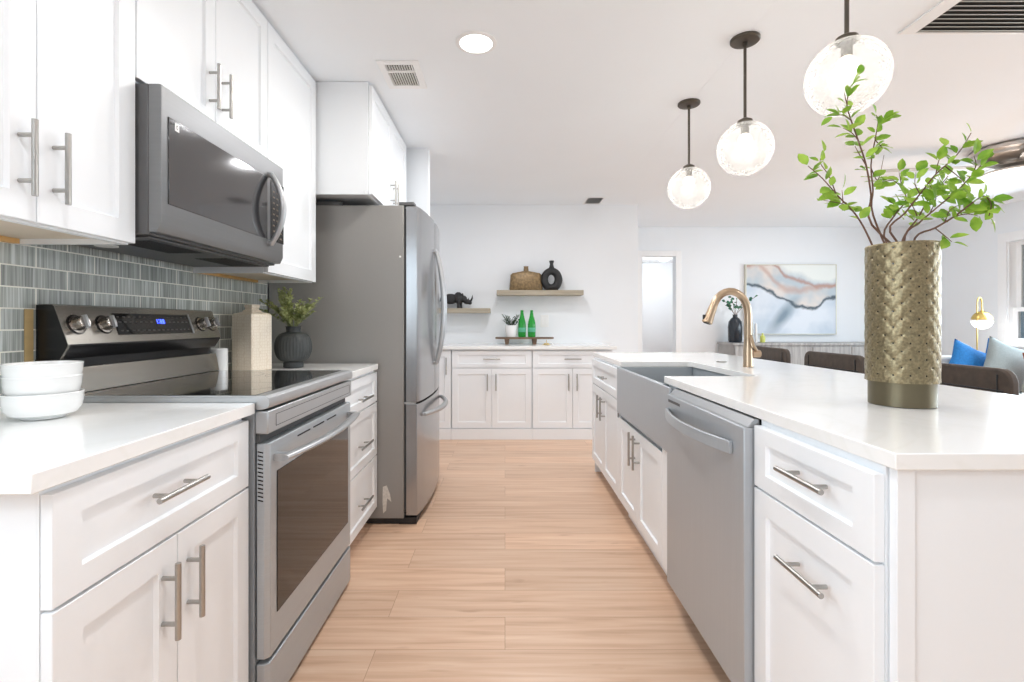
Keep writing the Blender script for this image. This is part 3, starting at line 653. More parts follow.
# ------------------------------------------------------------------ microwave
def build_microwave():
    t = thing('microwave', 'over-the-range stainless microwave with smoked glass door', 'microwave', (-1.14, 1.73, 1.385))
    y0, y1 = 1.353, 2.098; XB = -.985; XF = -.95; z0, z1 = 1.385, 1.803
    MB().box(-1.338, XB, y0, y1, z0, z1).build('case', M['mw_side'], t, bevel=.004)
    m = MB(); zt = 1.400
    m.prism([(XB, 1.392), (XF - .012, 1.392), (XF, 1.418), (XF, z1 - .003), (XF - .008, z1 - .001), (XB, z1 - .001)], 'y', y0 + .001, y1 - .001)
    fr = m.build('door_frame', M['mw_steel'], t, bevel=.0015)
    MB().box(XF - .0008, XF + .0025, y0 + .028, 1.955, 1.475, 1.722).build('door_glass', M['mwglass'], fr, bevel=.001)
    MB().box(XF - .0008, XF + .0025, 1.985, 2.098, 1.475, 1.722).build('keypad', M['black'], fr, bevel=.001)
    m = MB(); rr = random.Random(8)
    for r_ in range(9):
        for c_ in range(3):
            m.box(XF + .0026, XF + .0032, 2.000 + c_ * .031, 2.000 + c_ * .031 + .016, 1.49 + r_ * .023, 1.496 + r_ * .023)
    m.build('key_legend', mat('amber_legend', (104, 90, 72), .5), fr)
    # maker's mark: pale plate with a ring, and tiny word strokes beside it
    m = MB(); m.box(XF + .0027, XF + .0034, 1.406, 1.424, 1.692, 1.715); bd = m.build('badge', M['plug'], fr)
    m = MB(); n = 16
    for k in range(n):
        a0, a1 = 2 * PI * k / n, 2 * PI * (k + 1) / n; cy_, cz_ = 1.415, 1.7035
        m.face([m.v((XF + .0036, cy_ + .004 * math.cos(a0), cz_ + .0065 * math.sin(a0))), m.v((XF + .0036, cy_ + .004 * math.cos(a1), cz_ + .0065 * math.sin(a1))), m.v((XF + .0036, cy_ + .0025 * math.cos(a1), cz_ + .0045 * math.sin(a1))), m.v((XF + .0036, cy_ + .0025 * math.cos(a0), cz_ + .0045 * math.sin(a0)))])
    m.build('emblem', M['legend'], bd)
    m = MB()
    for k in range(3): m.box(XF + .0027, XF + .0032, 1.387 + k * .006, 1.3905 + k * .006, 1.704, 1.710)
    m.build('lettering', M['legend'], fr)
    pts = []
    for i in range(21):
        s_ = i / 20; z = 1.455 + s_ * .285; b_ = .010 + .048 * (1 - (2 * s_ - 1) ** 2)
        pts.append((XF + b_, 1.968, z))
    m = MB(); m.tube(pts, [.010 + .004 * (1 - abs(2 * i / 20 - 1)) for i in range(21)], 14)
    m.tube([(XF - .0005, 1.968, 1.46), (XF + .014, 1.968, 1.463)], .011, 10); m.tube([(XF - .0005, 1.968, 1.735), (XF + .014, 1.968, 1.732)], .011, 10)
    m.build('handle', M['steel_soft'], fr)
    # underside: vents and lamp
    m = MB(); m.box(-1.32, -1.00, y0 + .02, y1 - .02, 1.378, 1.3848); ub = m.build('underside', M['mw_side'], t, bevel=.002)
    for (a, b_) in ((1.42, 1.66), (1.81, 2.05)):
        m = MB(); m.box(-1.142, -1.022, a - .008, b_ + .008, 1.3772, 1.3778)
        for k in range(9): m.box(-1.14 + k * .013, -1.134 + k * .013, a, b_, 1.3760, 1.3774)
        m.build('grease_filter', M['blackm'], ub)
    m = MB(); m.lathe([(.03, 0), (.03, -.004), (.001, -.004)], (-1.22, 1.50, 1.3777), 20); m.build('lamp_lens', M['plug'], ub)
build_microwave()

# ------------------------------------------------------------------ refrigerator
def build_fridge():
    t = thing('refrigerator', 'tall grey stainless french door refrigerator with bottom freezer', 'refrigerator', (-.95, 3.22, 0))
    y0, y1 = 2.768, 3.668
    MB().box(-1.335, -.572, y0, y1, .035, 1.805).build('case', M['fridge_side'], t, bevel=.004)
    m = MB(); m.box(-1.3, -.60, y0 + .01, y1 - .01, .004, .035); m.box(-.60, -.50, y0 + .004, y1 - .004, .004, .04); m.build('base_grille', M['blackm'], t)
    MB().box(-.5715, -.560, y0 + .012, y1 - .012, .07, 1.79).build('gasket', M['gasket'], t)
    def front(y):
        s_ = (y - y0) / (y1 - y0); return -.492 + .034 * (1 - (2 * s_ - 1) ** 2)
    def panel(ya, yb, za, zb, name):
        n = 12; pts = [(-.5595, ya + .002)]
        edge = []
        for i in range(n + 1):
            y = ya + .002 + (yb - ya - .004) * i / n
            x = front(y)
            if i == 0 or i == n: x -= .006
            edge.append((x, y))
        poly = pts + edge + [(-.5595, yb - .002)]
        return MB().prism(poly, 'z', za, zb).build(name, M['steel_v'], t, bevel=.002)
    ym = 3.218
    dA = panel(y0, ym, .692, 1.80, 'door'); dB = panel(ym, y1, .692, 1.80, 'door'); dC = panel(y0, y1, .052, .680, 'freezer_drawer')
    for (d_, yy) in ((dA, ym - .045), (dB, ym + .045)):
        pts = []
        x0 = front(yy)
        for i in range(25):
            s_ = i / 24; pts.append((x0 + .008 + .050 * (1 - (2 * s_ - 1) ** 2), yy, .870 + s_ * .745))
        m = MB(); m.tube(pts, [.0085 + .006 * math.sin(PI * i / 24) for i in range(25)], 12)
        m.tube([(x0 - .002, yy, .885), (x0 + .018, yy, .885)], .010, 10); m.tube([(x0 - .002, yy, 1.60), (x0 + .018, yy, 1.60)], .010, 10)
        m.build('handle', M['steel_soft'], d_)
    pts = []
    for i in range(25):
        s_ = i / 24; yy = y0 + .09 + s_ * (y1 - y0 - .18); pts.append((front(yy) + .008 + .055 * (1 - (2 * s_ - 1) ** 2), yy, .607))
    m = MB(); m.tube(pts, [.011 + .006 * math.sin(PI * i / 24) for i in range(25)], 12)
    for yy in (y0 + .10, y1 - .10): m.tube([(front(yy) - .002, yy, .607), (front(yy) + .016, yy, .607)], .012, 10)
    m.build('handle', M['steel_soft'], dC)
    for q in ((-.60, -.515, y0 + .006, y0 + .07, 1.806, 1.826), (-.60, -.515, y1 - .07, y1 - .006, 1.806, 1.826)):
        MB().box(*q).build('hinge_cover', M['mw_side'], t, bevel=.003)
    MB().box(-1.33, -.93, y0 + .004, y0 + .05, 1.8055, 1.828).build('top_cover', M['mw_side'], t, bevel=.003)
    m = MB(); m.box(-.575, -.51, y0 + .004, y0 + .05, .681, .691); m.build('hinge', M['steel_soft'], t)
    m = MB(); z = .06
    poly = [(-.690, .215), (-.668, .222), (-.650, .175), (-.642, .130), (-.665, .150), (-.672, .08), (-.688, .065), (-.692, .13)]
    m.prism(poly, 'y', y0 - .0012, y0 - .0002); st = m.build('sticker', M['sticker'], t); st['label'] = 'torn silver sticker low on the grey side'
    m = MB(); m.tube([(-.592, y0 - .002, 1.515), (-.592, y0, 1.515)], .006, 10); m.build('screw_cap', M['plug'], t)
build_fridge()

# ------------------------------------------------------------------ island
XI = .677; FI = Fr('x', .667, -1); IB = 1.30
m = MB()
Xa, Xb, Ya, Yb = XI, 1.60, .849, 3.770
sy0, sy1, sx1 = 2.085, 2.862, 1.085
outer = [(Xa, Ya), (Xb, Ya), (Xb, Yb), (Xa, Yb), (Xa, sy1), (sx1 - .02, sy1), (sx1, sy1 - .02), (sx1, sy0 + .02), (sx1 - .02, sy0), (Xa, sy0)]
m.prism(outer, 'z', .8845, .914)
o = m.build('island_countertop', M['quartz'], origin=(1.1, 2.3, .8845), bevel=.002); tag(o, 'long white quartz island countertop with a sink cutout', 'countertop')
t = thing('kitchen_island', 'white island back and end panels below the overhanging countertop', 'kitchen island', (1.15, 2.3, 0))
m = MB(); m.box(.690, .722, .862, .880, .0, .8835); m.box(.722, IB, .868, .880, .0, .8835); m.box(IB - .03, IB, .862, .8675, 0, .8835); m.build('end_panel', M['cab'], t, bevel=.001)
m = MB(); m.box(IB, IB + .02, .862, 3.752, 0, .8835); m.box(1.275, IB, .8805, 3.752, 0, .8835); m.build('back_panel', M['cab'], t)
m = MB(); m.box(.690, IB - .026, 3.7545, 3.7665, 0, .8835); m.build('end_panel', M['cab'], t)
# near cabinet
DI = 1.27 - .667
t = thing('island_cabinet', 'white island cabinet with drawer over pull-out door, nearest the camera', 'cabinet', (.97, 1.1, 0))
carcass(FI, .883, 1.314, 0, .8835, DI, t, toe=.105)
o = shaker(FI, .884, 1.313, .706, .868, name='drawer', parent=t, rail=.055, railz=.04); pull(FI, 1.065, .800, False, L=.165, parent=o)
o = shaker(FI, .884, 1.313, .108, .703, name='door', parent=t); pull(FI, 1.065, .592, False, L=.165, parent=o)
# dishwasher
def build_dw():
    t = thing('dishwasher', 'stainless steel dishwasher built into the island with a curved bar handle', 'dishwasher', (.95, 1.63, 0))
    y0, y1 = 1.3175, 1.944
    MB().box(.690, 1.25, y0 - .001, y1 + .02, .105, .868).build('tub', M['seam'], t)
    MB().box(.735, .76, y0, y1, .004, .104).build('toe_panel', mat('dishwasher_toe', (126, 96, 74), .6), t)
    m = MB(); xf = .642; m.box(xf, .686, y0, y1, .118, .858)
    d = m.build('door', M['dw_steel'], t, bevel=.003)
    m = MB(); m.prism([(xf + .012, .859), (.686, .859), (.686, .8805), (xf + .030, .8805)], 'y', y0 + .004, y1 - .002)
    m.build('control_edge', M['steel_soft'], t)
    pts = []
    for i in range(21):
        s_ = i / 20; yy = y0 + .065 + s_ * (y1 - y0 - .08); pts.append((xf - .006 - .040 * (1 - (2 * s_ - 1) ** 2), yy, .790))
    mm = MB(); rings = []
    for p in pts: rings.append([(p[0] - .006, p[1], p[2] - .019), (p[0] + .006, p[1], p[2] - .019), (p[0] + .006, p[1], p[2] + .017), (p[0] - .004, p[1], p[2] + .017)])
    mm.rings(rings); mm.box(xf - .012, xf - .0002, pts[0][1] - .002, pts[0][1] + .012, .771, .807); mm.box(xf - .012, xf - .0002, pts[-1][1] - .012, pts[-1][1] + .002, .771, .807)
    mm.build('handle', M['dw_steel'], d, bevel=.002)
    MB().box(xf - .0008, xf - .0001, 1.80, 1.925, .832, .842).build('nameplate', M['mw_side'], d)
build_dw()
# filler between dishwasher and sink
# sink cabinet
t = thing('sink_cabinet', 'white island cabinet with two doors beneath the farmhouse sink', 'cabinet', (.97, 2.45, 0))
m = MB(); m.box(.6885, 1.27, 1.966, 2.898, .105, .595); m.box(.73, 1.27, 1.966, 2.898, 0, .105); m.box(.667, .6885, 1.950, 2.08, .108, .612); m.box(.667, .6885, 2.872, 2.898, .108, .8835); m.box(1.13, 1.27, 1.966, 2.898, .5955, .8835)
m.box(.6885, 1.13, 1.966, 2.06, .5955, .8835); m.box(.6885, 1.13, 2.884, 2.898, .5955, .8835)
m.build('body', M['cab'], t)
for (a, b, hu) in ((2.082, 2.476, 2.43), (2.476, 2.870, 2.512)):
    o = shaker(FI, a, b, .108, .592, name='door', parent=t); pull(FI, hu, .495, True, L=.17, parent=o)
# sink
t = thing('farmhouse_sink', 'stainless steel apron-front farmhouse sink set in the island', 'sink', (.87, 2.47, .62))
m = MB(); m.box(.655, .6665, 1.952, 2.868, .6165, .8815)
ap = m.build('apron', M['dw_steel'], t, bevel=.003)
m = MB(); x0, x1, ya, yb = .6675, 1.105, 2.075, 2.868
m.box(.6675, x1, ya, yb, .64, .652); m.box(x1 - .012, x1, ya, yb, .652, .8835); m.box(.6675, x1 - .012, ya, ya + .012, .652, .8835); m.box(.6675, x1 - .012, yb - .012, yb, .652, .8835); m.box(.6675, .680, ya + .012, yb - .012, .652, .8810)
m.build('basin', M['steel'], t, bevel=.003)
MB().lathe([(.045, 0), (.045, .003), (.03, .003), (.02, .001)], (.89, 2.47, .6525), 24).build('drain', M['nickelpol'], t)
# far cabinet
t = thing('island_cabinet', 'white island cabinet with drawer over two doors at the far end', 'cabinet', (.97, 3.33, 0))
carcass(FI, 2.900, 3.752, 0, .8835, DI, t, toe=.105)
o = shaker(FI, 2.902, 3.750, .686, .868, name='drawer', parent=t, railz=.045); pull(FI, 3.26, .775, False, parent=o)
for (a, b, hu) in ((2.902, 3.320, 3.27), (3.320, 3.750, 3.375)):
    o = shaker(FI, a, b, .108, .683, name='door', parent=t); pull(FI, hu, .566, True, L=.155, parent=o)
# outlet on the filler beside the sink
o = MB().box(.6645, .6668, 2.876, 2.894, .585, .655).build('outlet_plate', M['gasket'], origin=(.666, 2.885, .585)); tag(o, 'small dark slot plate on the island filler left of the sink', 'outlet')

# faucet
def build_faucet():
    fx, fy = 1.250, 2.52
    t = thing('kitchen_faucet', 'champagne bronze gooseneck pull-down faucet behind the sink', 'faucet', (fx, fy, .914))
    MB().lathe([(.024, .0005), (.0255, .004), (.0235, .010), (.0225, .10), (.021, .108), (.0205, .14)], (fx, fy, .914), 24).build('base', M['gold'], t)
    pts = []; zc = 1.185; rad = .092
    pts.append((fx, fy, 1.040)); pts.append((fx, fy, 1.12)); pts.append((fx, fy, zc))
    for i in range(1, 13):
        a = R(160) * i / 12; pts.append((fx - rad + rad * math.cos(a), fy, zc + rad * 1.28 * math.sin(a)))
    m = MB(); m.tube(pts, .019, 16); m.build('spout', M['gold'], t)
    e = Vector(pts[-1]); dr = (Vector(pts[-1]) - Vector(pts[-2])).normalized()
    m = MB(); m.tube([e - dr * .002, e + dr * .012, e + dr * .05, e + dr * .088, e + dr * .092], [.0195, .021, .023, .027, .024], 16); hd = m.build('spray_head', M['gold'], t)
    c_ = e + dr * .06; m = MB(); m.box(c_.x - .031, c_.x - .020, c_.y - .009, c_.y + .009, c_.z - .012, c_.z + .014); m.build('spray_button', M['blackm'], hd, bevel=.003)
    m = MB(); m.tube([e + dr * .0925, e + dr * .094], .019, 16); m.build('nozzle', M['blackm'], hd)
    m = MB(); m.tube([(fx + .018, fy, .982), (fx + .060, fy, .982)], .019, 16); m.tube([(fx + .044, fy - .002, .992), (fx + .010, fy - .034, 1.03), (fx - .006, fy - .045, 1.075)], [.009, .007, .006], 10)
    m.build('lever', M['gold'], t)
build_faucet()
t = MB().lathe([(.028, 0), (.030, .002), (.030, .005), (.012, .0065), (.001, .0065)], (1.256, 2.84, .9142), 24).build('air_switch', M['nickel'], origin=(1.256, 2.84, .914)); tag(t, 'round flat metal air switch button on the island left of the faucet', 'button')

# ------------------------------------------------------------------ back wall cabinets
FB = Fr('y', 4.80, -1)
def backcab(u0, u1, label, doors, drawer, hts):
    t = thing('base_cabinet', label, 'cabinet', ((u0 + u1) / 2, 5.1, 0))
    carcass(FB, u0, u1, 0, .8815, .605, t)
    m = MB(); m.box(u0, u1, 4.79, 4.8195, 0, .105); m.build('plinth', M['cab'], t)
    if drawer:
        o = shaker(FB, u0 + .004, u1 - .004, .700, .868, name='drawer', parent=t, railz=.04); pull(FB, (u0 + u1) / 2, .788, False, L=.165, parent=o)
    for (a, b, hu) in doors:
        o = shaker(FB, a, b, .11, .697 if drawer else .868, name='door', parent=t); pull(FB, hu, hts, True, L=.165, parent=o)
backcab(-.985, -.527, 'white base cabinet with one full-height door partly behind the refrigerator', [(-.98, -.531, -.573)[0:3]], False, .72)
backcab(-.525, .265, 'white base cabinet under the plant tray on the back wall', [(-.521, -.130, -.172), (-.130, .261, -.088)], True, .562)
backcab(.267, 1.055, 'white base cabinet at the right end of the back run', [(.271, .661, .620), (.661, 1.051, .702)], True, .562)
o = MB().box(-1.0, 1.09, 4.768, 5.418, .8825, .914).build('countertop', M['quartz'], origin=(0, 5.1, .8825), bevel=.002); tag(o, 'long white countertop along the back wall under the shelves', 'countertop')
for (xa, xb, za, zb, lb) in ((-.088, .835, 1.437, 1.490, 'greyed oak floating shelf holding the bronze jug and black vase'), (-1.0, -.158, 1.248, 1.298, 'lower greyed oak floating shelf holding the black rhinoceros')):
    o = MB().box(xa, xb, 5.20, 5.4195, za, zb).build('floating_shelf', M['shelf'], origin=((xa + xb) / 2, 5.42, za), bevel=.002); tag(o, lb, 'shelf')

# objects on shelves
# bronze jug: flat shouldered trapezoid with short neck
t = thing('flat_jug', 'mottled bronze flat jug with short neck on the upper shelf', 'vase', (.23, 5.31, 1.4905))
m = MB(); cz = 1.4905; cx = .228
prof = [(0, .175, .045), (.015, .180, .052), (.17, .168, .050), (.188, .150, .044), (.205, .06, .036), (.212, .028, .024), (.255, .024, .022), (.262, .028, .024)]
rings = []
for (z, a, b) in prof:
    rings.append([(cx + math.copysign(abs(math.cos(k * PI / 16)) ** .6, math.cos(k * PI / 16)) * a, 5.31 + math.copysign(abs(math.sin(k * PI / 16)) ** .6, math.sin(k * PI / 16)) * b, cz + z) for k in range(32)])
m.rings(rings); m.build('body', M['brownjug'], t)
# black vase with a hole (ring body)
t = thing('ring_vase', 'black vase with an oval hole through its body on the upper shelf', 'vase', (.50, 5.29, 1.4905))
m = MB(); cx, cy, cz = .502, 5.28, 1.4905; n = 40; rings = []
for i in range(n):
    a = 2 * PI * i / n; ca, sa = math.cos(a), math.sin(a)
    ox, oz = .118 * ca * (1 - .10 * max(0, -sa)), .135 * sa
    if sa < -.82: oz = -.112
    ix, iz = .034 * ca - .004, .050 * sa + .006
    mx_, mz_ = (ox + ix) / 2, (oz + iz) / 2; hx, hz_ = (ox - ix) / 2, (oz - iz) / 2
    rings.append([(cx + mx_ + hx * math.cos(k * PI / 6), cy + .043 * math.sin(k * PI / 6), cz + .112 + mz_ + hz_ * math.cos(k * PI / 6)) for k in range(12)])
rings.append(rings[0]); m.rings(rings, False, False)
bmesh.ops.remove_doubles(m.bm, verts=m.bm.verts, dist=1e-5)
m.lathe([(.040, .225), (.024, .255), (.018, .285), (.026, .312), (.026, .320), (.018, .322)], (cx, cy, cz), 20)
m.build('body', M['blackcer'], t)

# rhinoceros figurine
t = thing('rhinoceros_figurine', 'black rhinoceros figurine facing right on the lower shelf', 'figurine', (-.42, 5.31, 1.2985))
m = MB(); bx, by, bz = -.455, 5.31, 1.2985
m.ball((bx - .05, by, bz + .088), .05, sc3=(1.55, .95, 1.0)); m.ball((bx + .035, by, bz + .098), .05, sc3=(1.0, .92, 1.12))
m.ball((bx - .115, by, bz + .085), .044, sc3=(1, .95, 1.1))
m.ball((bx + .085, by, bz + .088), .036, sc3=(1.25, .8, .95)); m.ball((bx + .130, by, bz + .062), .030, sc3=(1.35, .75, .8)); m.ball((bx + .160, by, bz + .052), .020, sc3=(1.1, .85, .9))
for (lx, ly) in ((bx - .125, -.024), (bx - .110, .026), (bx + .035, -.026), (bx + .055, .024)):
    m.tube([(lx, by + ly, bz + .075), (lx + .003, by + ly, bz + .035), (lx + .004, by + ly, bz + .001)], [.024, .016, .019], 12)
m.tube([(bx + .165, by, bz + .062), (bx + .185, by, bz + .095), (bx + .187, by, bz + .128)], [.013, .009, .002], 10)
m.tube([(bx + .140, by, bz + .078), (bx + .150, by, bz + .100)], [.009, .002], 8)
for e in (-1, 1): m.tube([(bx + .085, by + e * .02, bz + .115), (bx + .080, by + e * .026, bz + .142)], [.010, .003], 8)
m.tube([(bx - .155, by, bz + .10), (bx - .168, by, bz + .06)], [.006, .003], 8)
for v_ in m.bm.verts: v_.co.x = bx + (v_.co.x - bx) * 1.0 - .085; v_.co.z = bz + (v_.co.z - bz) * 1.16; v_.co.y = by + (v_.co.y - by) * 1.15
o = m.build('body', M['blackcer'], t)
md = o.modifiers.new('remesh', 'REMESH'); md.mode = 'VOXEL'; md.voxel_size = .0035; md.use_smooth_shade = True

# footed board, plant, bottles
t = thing('serving_board', 'dark wooden footed serving board on the back countertop', 'tray', (.22, 5.20, .914))
m = MB(); cz = .914; rr = random.Random(2)
top = []
for i in range(28):
    a = 2 * PI * i / 28; ca, sa = math.cos(a), math.sin(a)
    top.append((.205 + math.copysign(abs(ca) ** .35, ca) * (.305 + rr.random() * .008), 5.20 + math.copysign(abs(sa) ** .5, sa) * (.095 + rr.random() * .01)))
m.prism(top, 'z', cz + .058, cz + .076); m.build('board', M['tray'], t, bevel=.002)
for lx in (.02, .31):
    MB().prism([(lx - .026, cz + .0575), (lx + .026, cz + .0575), (lx + .018, cz + .0005), (lx - .018, cz + .0005)], 'y', 5.13, 5.27).build('foot', M['tray'], t, bevel=.002)
BT = cz + .0765
def leaf_geo(m, p, d, up, L_, W_, fold=.25, n=5):
    d = Vector(d).normalized(); up = Vector(up); s_ = d.cross(up)
    if s_.length < 1e-3: s_ = d.orthogonal()
    s_.normalize(); nn = s_.cross(d).normalized()
    ts = [0, .22, .5, .78, 1.0][:n]; ws = [.05, .75, 1.0, .66, 0]
    pl = None
    for t_, w_ in zip(ts, ws):
        c_ = Vector(p) + d * (L_ * t_) - nn * (L_ * .18 * t_ * t_)
        q = [m.v(c_ - s_ * (W_ * w_) + nn * (W_ * w_ * fold)), m.v(c_), m.v(c_ + s_ * (W_ * w_) + nn * (W_ * w_ * fold))] if w_ > 0 else [m.v(c_)]
        if pl is not None:
            if len(q) == 3: m.face([pl[0], pl[1], q[1], q[0]]); m.face([pl[1], pl[2], q[2], q[1]])
            else: m.face([pl[0], pl[1], q[0]]); m.face([pl[1], pl[2], q[0]])
        pl = q
t = thing('potted_plant', 'small dark green plant in a white pot on the serving board', 'plant', (.065, 5.19, BT))
MB().lathe([(.040, 0), (.052, .003), (.066, .105), (.067, .125), (.061, .125), (.058, .108), (.01, .105)], (.065, 5.19, BT + .0005), 28).build('pot', M['bowl'], t)
MB().lathe([(.057, 0), (.045, .006), (.01, .009)], (.065, 5.19, BT + .108), 20).build('soil', M['soil'], t)
m = MB(); s2 = MB(); rr = random.Random(11)
for i in range(15):
    a = rr.random() * 2 * PI; r_ = rr.random() * .035; b0 = Vector((.065 + math.cos(a) * r_, 5.19 + math.sin(a) * r_, BT + .112))
    L_ = .06 + rr.random() * .085; out = Vector((math.cos(a) * (.35 + rr.random() * .5), math.sin(a) * .6, 1)).normalized(); tip = b0 + out * L_
    s2.tube([b0, (b0 + tip) / 2 + Vector((0, 0, .004)), tip], .0022, 6)
    for k in range(8):
        p = b0.lerp(tip, .2 + k / 9); aa = rr.random() * 2 * PI
        leaf_geo(m, p, (math.cos(aa), math.sin(aa) * .8, .6), (0, 0, 1), .03 + rr.random() * .01, .008)
m.build('foliage', M['leaf2'], t, smooth=False); s2.build('stem', M['leaf2'], t)
def bottle(x, y, label):
    t = thing('glass_bottle', label, 'bottle', (x, y, BT), 'green glass bottles on the serving board')
    MB().lathe([(.034, 0), (.040, .004), (.0415, .02), (.0415, .130), (.039, .155), (.030, .19), (.021, .225), (.0155, .262), (.016, .266), (.016, .275), (.011, .276)], (x, y, BT + .0005), 24).build('body', M['greenglass'], t)
    MB().ring([(.0424, .055), (.0424, .100), (.0418, .1005), (.0418, .0545)], (x, y, BT), 24).build('label_band', M['label'], t)
    MB().lathe([(.0158, .262), (.0160, .264), (.0160, .284), (.013, .286), (.001, .286)], (x, y, BT), 16).build('cap', mat('green_cap', (34, 140, 60), .4), t)
    return t
b1 = bottle(.180, 5.20, 'green glass bottle beside the white plant pot')
dup(b1, (.283, 5.20, BT), 'green glass bottle farther from the plant pot, standing right of the other')
# brass ornament
t = thing('bead_ornament', 'small gold ornament with a white tag at the right end of the board', 'ornament', (.44, 5.08, .914))
m = MB(); m.ball((.415, 5.08, .924), .010); m.ball((.445, 5.085, .924), .010); m.tube([(.39, 5.08, .918), (.47, 5.08, .918)], .003, 8); m.tube([(.43, 5.08, .92), (.43, 5.09, .965)], .003, 8); m.build('body', M['brass'], t)
m = MB(); m.tube([(.45, 5.085, .965), (.475, 5.08, .94), (.50, 5.075, .9165)], .003, 6); m.build('cord', M['plug'], t)
# outlet on back wall
t = thing('outlet_plate', 'white double switch plate on the back wall right of the bottles', 'outlet', (.44, 5.42, 1.10))
MB().box(.392, .482, 5.414, 5.4198, 1.095, 1.230).build('plate', M['plug'], t, bevel=.002)
for xx in (.405, .445): MB().box(xx, xx + .026, 5.411, 5.4138, 1.125, 1.200).build('rocker', M['trim'], t, bevel=.001)

# ------------------------------------------------------------------ things on the left counter
def bowl(z, r, h):
    t = thing('serving_bowl', '', 'bowl', (-1.098, 1.166, z), 'stacked white bowls on the near countertop')
    pr = [(.034, 0), (.040, .001), (.042, .004), (.062, .012), (.070, .024), (.0735, .042), (r, h - .004), (r + .001, h - .002), (r, h), (r - .003, h - .001), (r - .0045, h - .008), (.068, .042), (.063, .026), (.055, .016), (.02, .009)]
    MB().lathe(pr, (-1.098, 1.166, z), 40).build('body', M['bowl'], t)
    return t
bw = bowl(.9145, .0745, .062); bw['label'] = 'white bowl at the bottom of the stack'
dup(bw, (-1.098, 1.166, .9145 + .0395), 'white bowl in the middle of the stack').scale = (.955, .955, 1)
dup(bw, (-1.098, 1.166, .9145 + .0690), 'white bowl at the top of the stack').scale = (.975, .975, 1)

t = thing('ceramic_bottle', 'square cream ceramic bottle with textured faces beside the range', 'bottle', (-1.205, 2.335, .914))
m = MB(); cx, cy, cz = -1.205, 2.335, .9145
def sq(h_, z, ang=R(-20)):
    return [(cx + math.cos(ang + k * PI / 2 + PI / 4) * h_ * 1.414, cy + math.sin(ang + k * PI / 2 + PI / 4) * h_ * 1.414, cz + z) for k in range(4)]
m.rings([sq(.058, 0), sq(.060, .004), sq(.060, .262), sq(.055, .270), sq(.030, .278), sq(.028, .286), sq(.022, .288), sq(.021, .298), sq(.024, .300), sq(.024, .312), sq(.016, .313)])
m.build('body', M['hexcer'], t, bevel=.004, ang=.4)
o = MB().lathe([(.034, 0), (.037, .002), (.037, .108), (.034, .112), (.030, .110), (.001, .109)], (-1.288, 2.205, .9145), 24).build('canister', M['bowl'], origin=(-1.288, 2.205, .914)); tag(o, 'small plain white canister between the range and the cream bottle', 'canister')

t = thing('ribbed_vase', 'charcoal ribbed round vase beside the refrigerator', 'vase', (-1.075, 2.49, .914))
rib = lambda k: 1 + (.018 if k % 2 else -.012)
pr = [(.042, 0), (.047, .002), (.047, .024), (.043, .030)]
for i in range(1, 15):
    a = PI * i / 15; pr.append((.036 + .052 * math.sin(a) ** .8, .031 + .146 * (1 - math.cos(a)) / 2))
pr += [(.034, .180), (.033, .186), (.035, .205), (.038, .209), (.033, .209), (.029, .19)]
MB().lathe(pr, (-1.075, 2.49, .9145), 72, rib=rib).build('body', M['greyvase'], t)
def sprig_bunch(name, label, base, n, spread, hmin, hmax, matl, seed, LL=.014, flat=1.0):
    t = thing(name, label, 'greenery', base); m = MB(); s2 = MB(); rr = random.Random(seed)
    for i in range(n):
        a = rr.random() * 2 * PI; o_ = spread * (.3 + .7 * rr.random()); h_ = hmin + rr.random() * (hmax - hmin)
        b0 = Vector(base) + Vector((math.cos(a) * .012, math.sin(a) * .012, 0)); tip = Vector(base) + Vector((math.cos(a) * o_, math.sin(a) * o_ * flat, h_ * (1 - .35 * (o_ / spread) ** 2)))
        mid = (b0 + tip) / 2 + Vector((-math.cos(a) * o_ * .15, -math.sin(a) * o_ * .15, h_ * .08))
        pts = [b0.lerp(mid, k / 4).lerp(mid.lerp(tip, k / 4), k / 4) for k in range(5)]; s2.tube(pts, [.0018, .0016, .0014, .0012, .0008], 5)
        for k in range(17):
            u = .25 + .75 * k / 16; q = min(3, int(u * 4)); p = pts[q].lerp(pts[q + 1], u * 4 - q); d_ = (pts[q + 1] - pts[q]).normalized()
            for e in range(2):
                aa = rr.random() * 2 * PI; leaf_geo(m, p, Vector((math.cos(aa), math.sin(aa), .3)) + d_ * .7, (0, 0, 1), LL * (1.2 - .4 * u), LL * .27)
    s2.build('stem', matl, t); m.build('foliage', matl, t, smooth=False)
sprig_bunch('green_sprigs', 'bunch of sage green sprigs in the charcoal ribbed vase', (-1.075, 2.49, 1.112), 30, .165, .11, .21, M['leaf3'], 4, LL=.024)

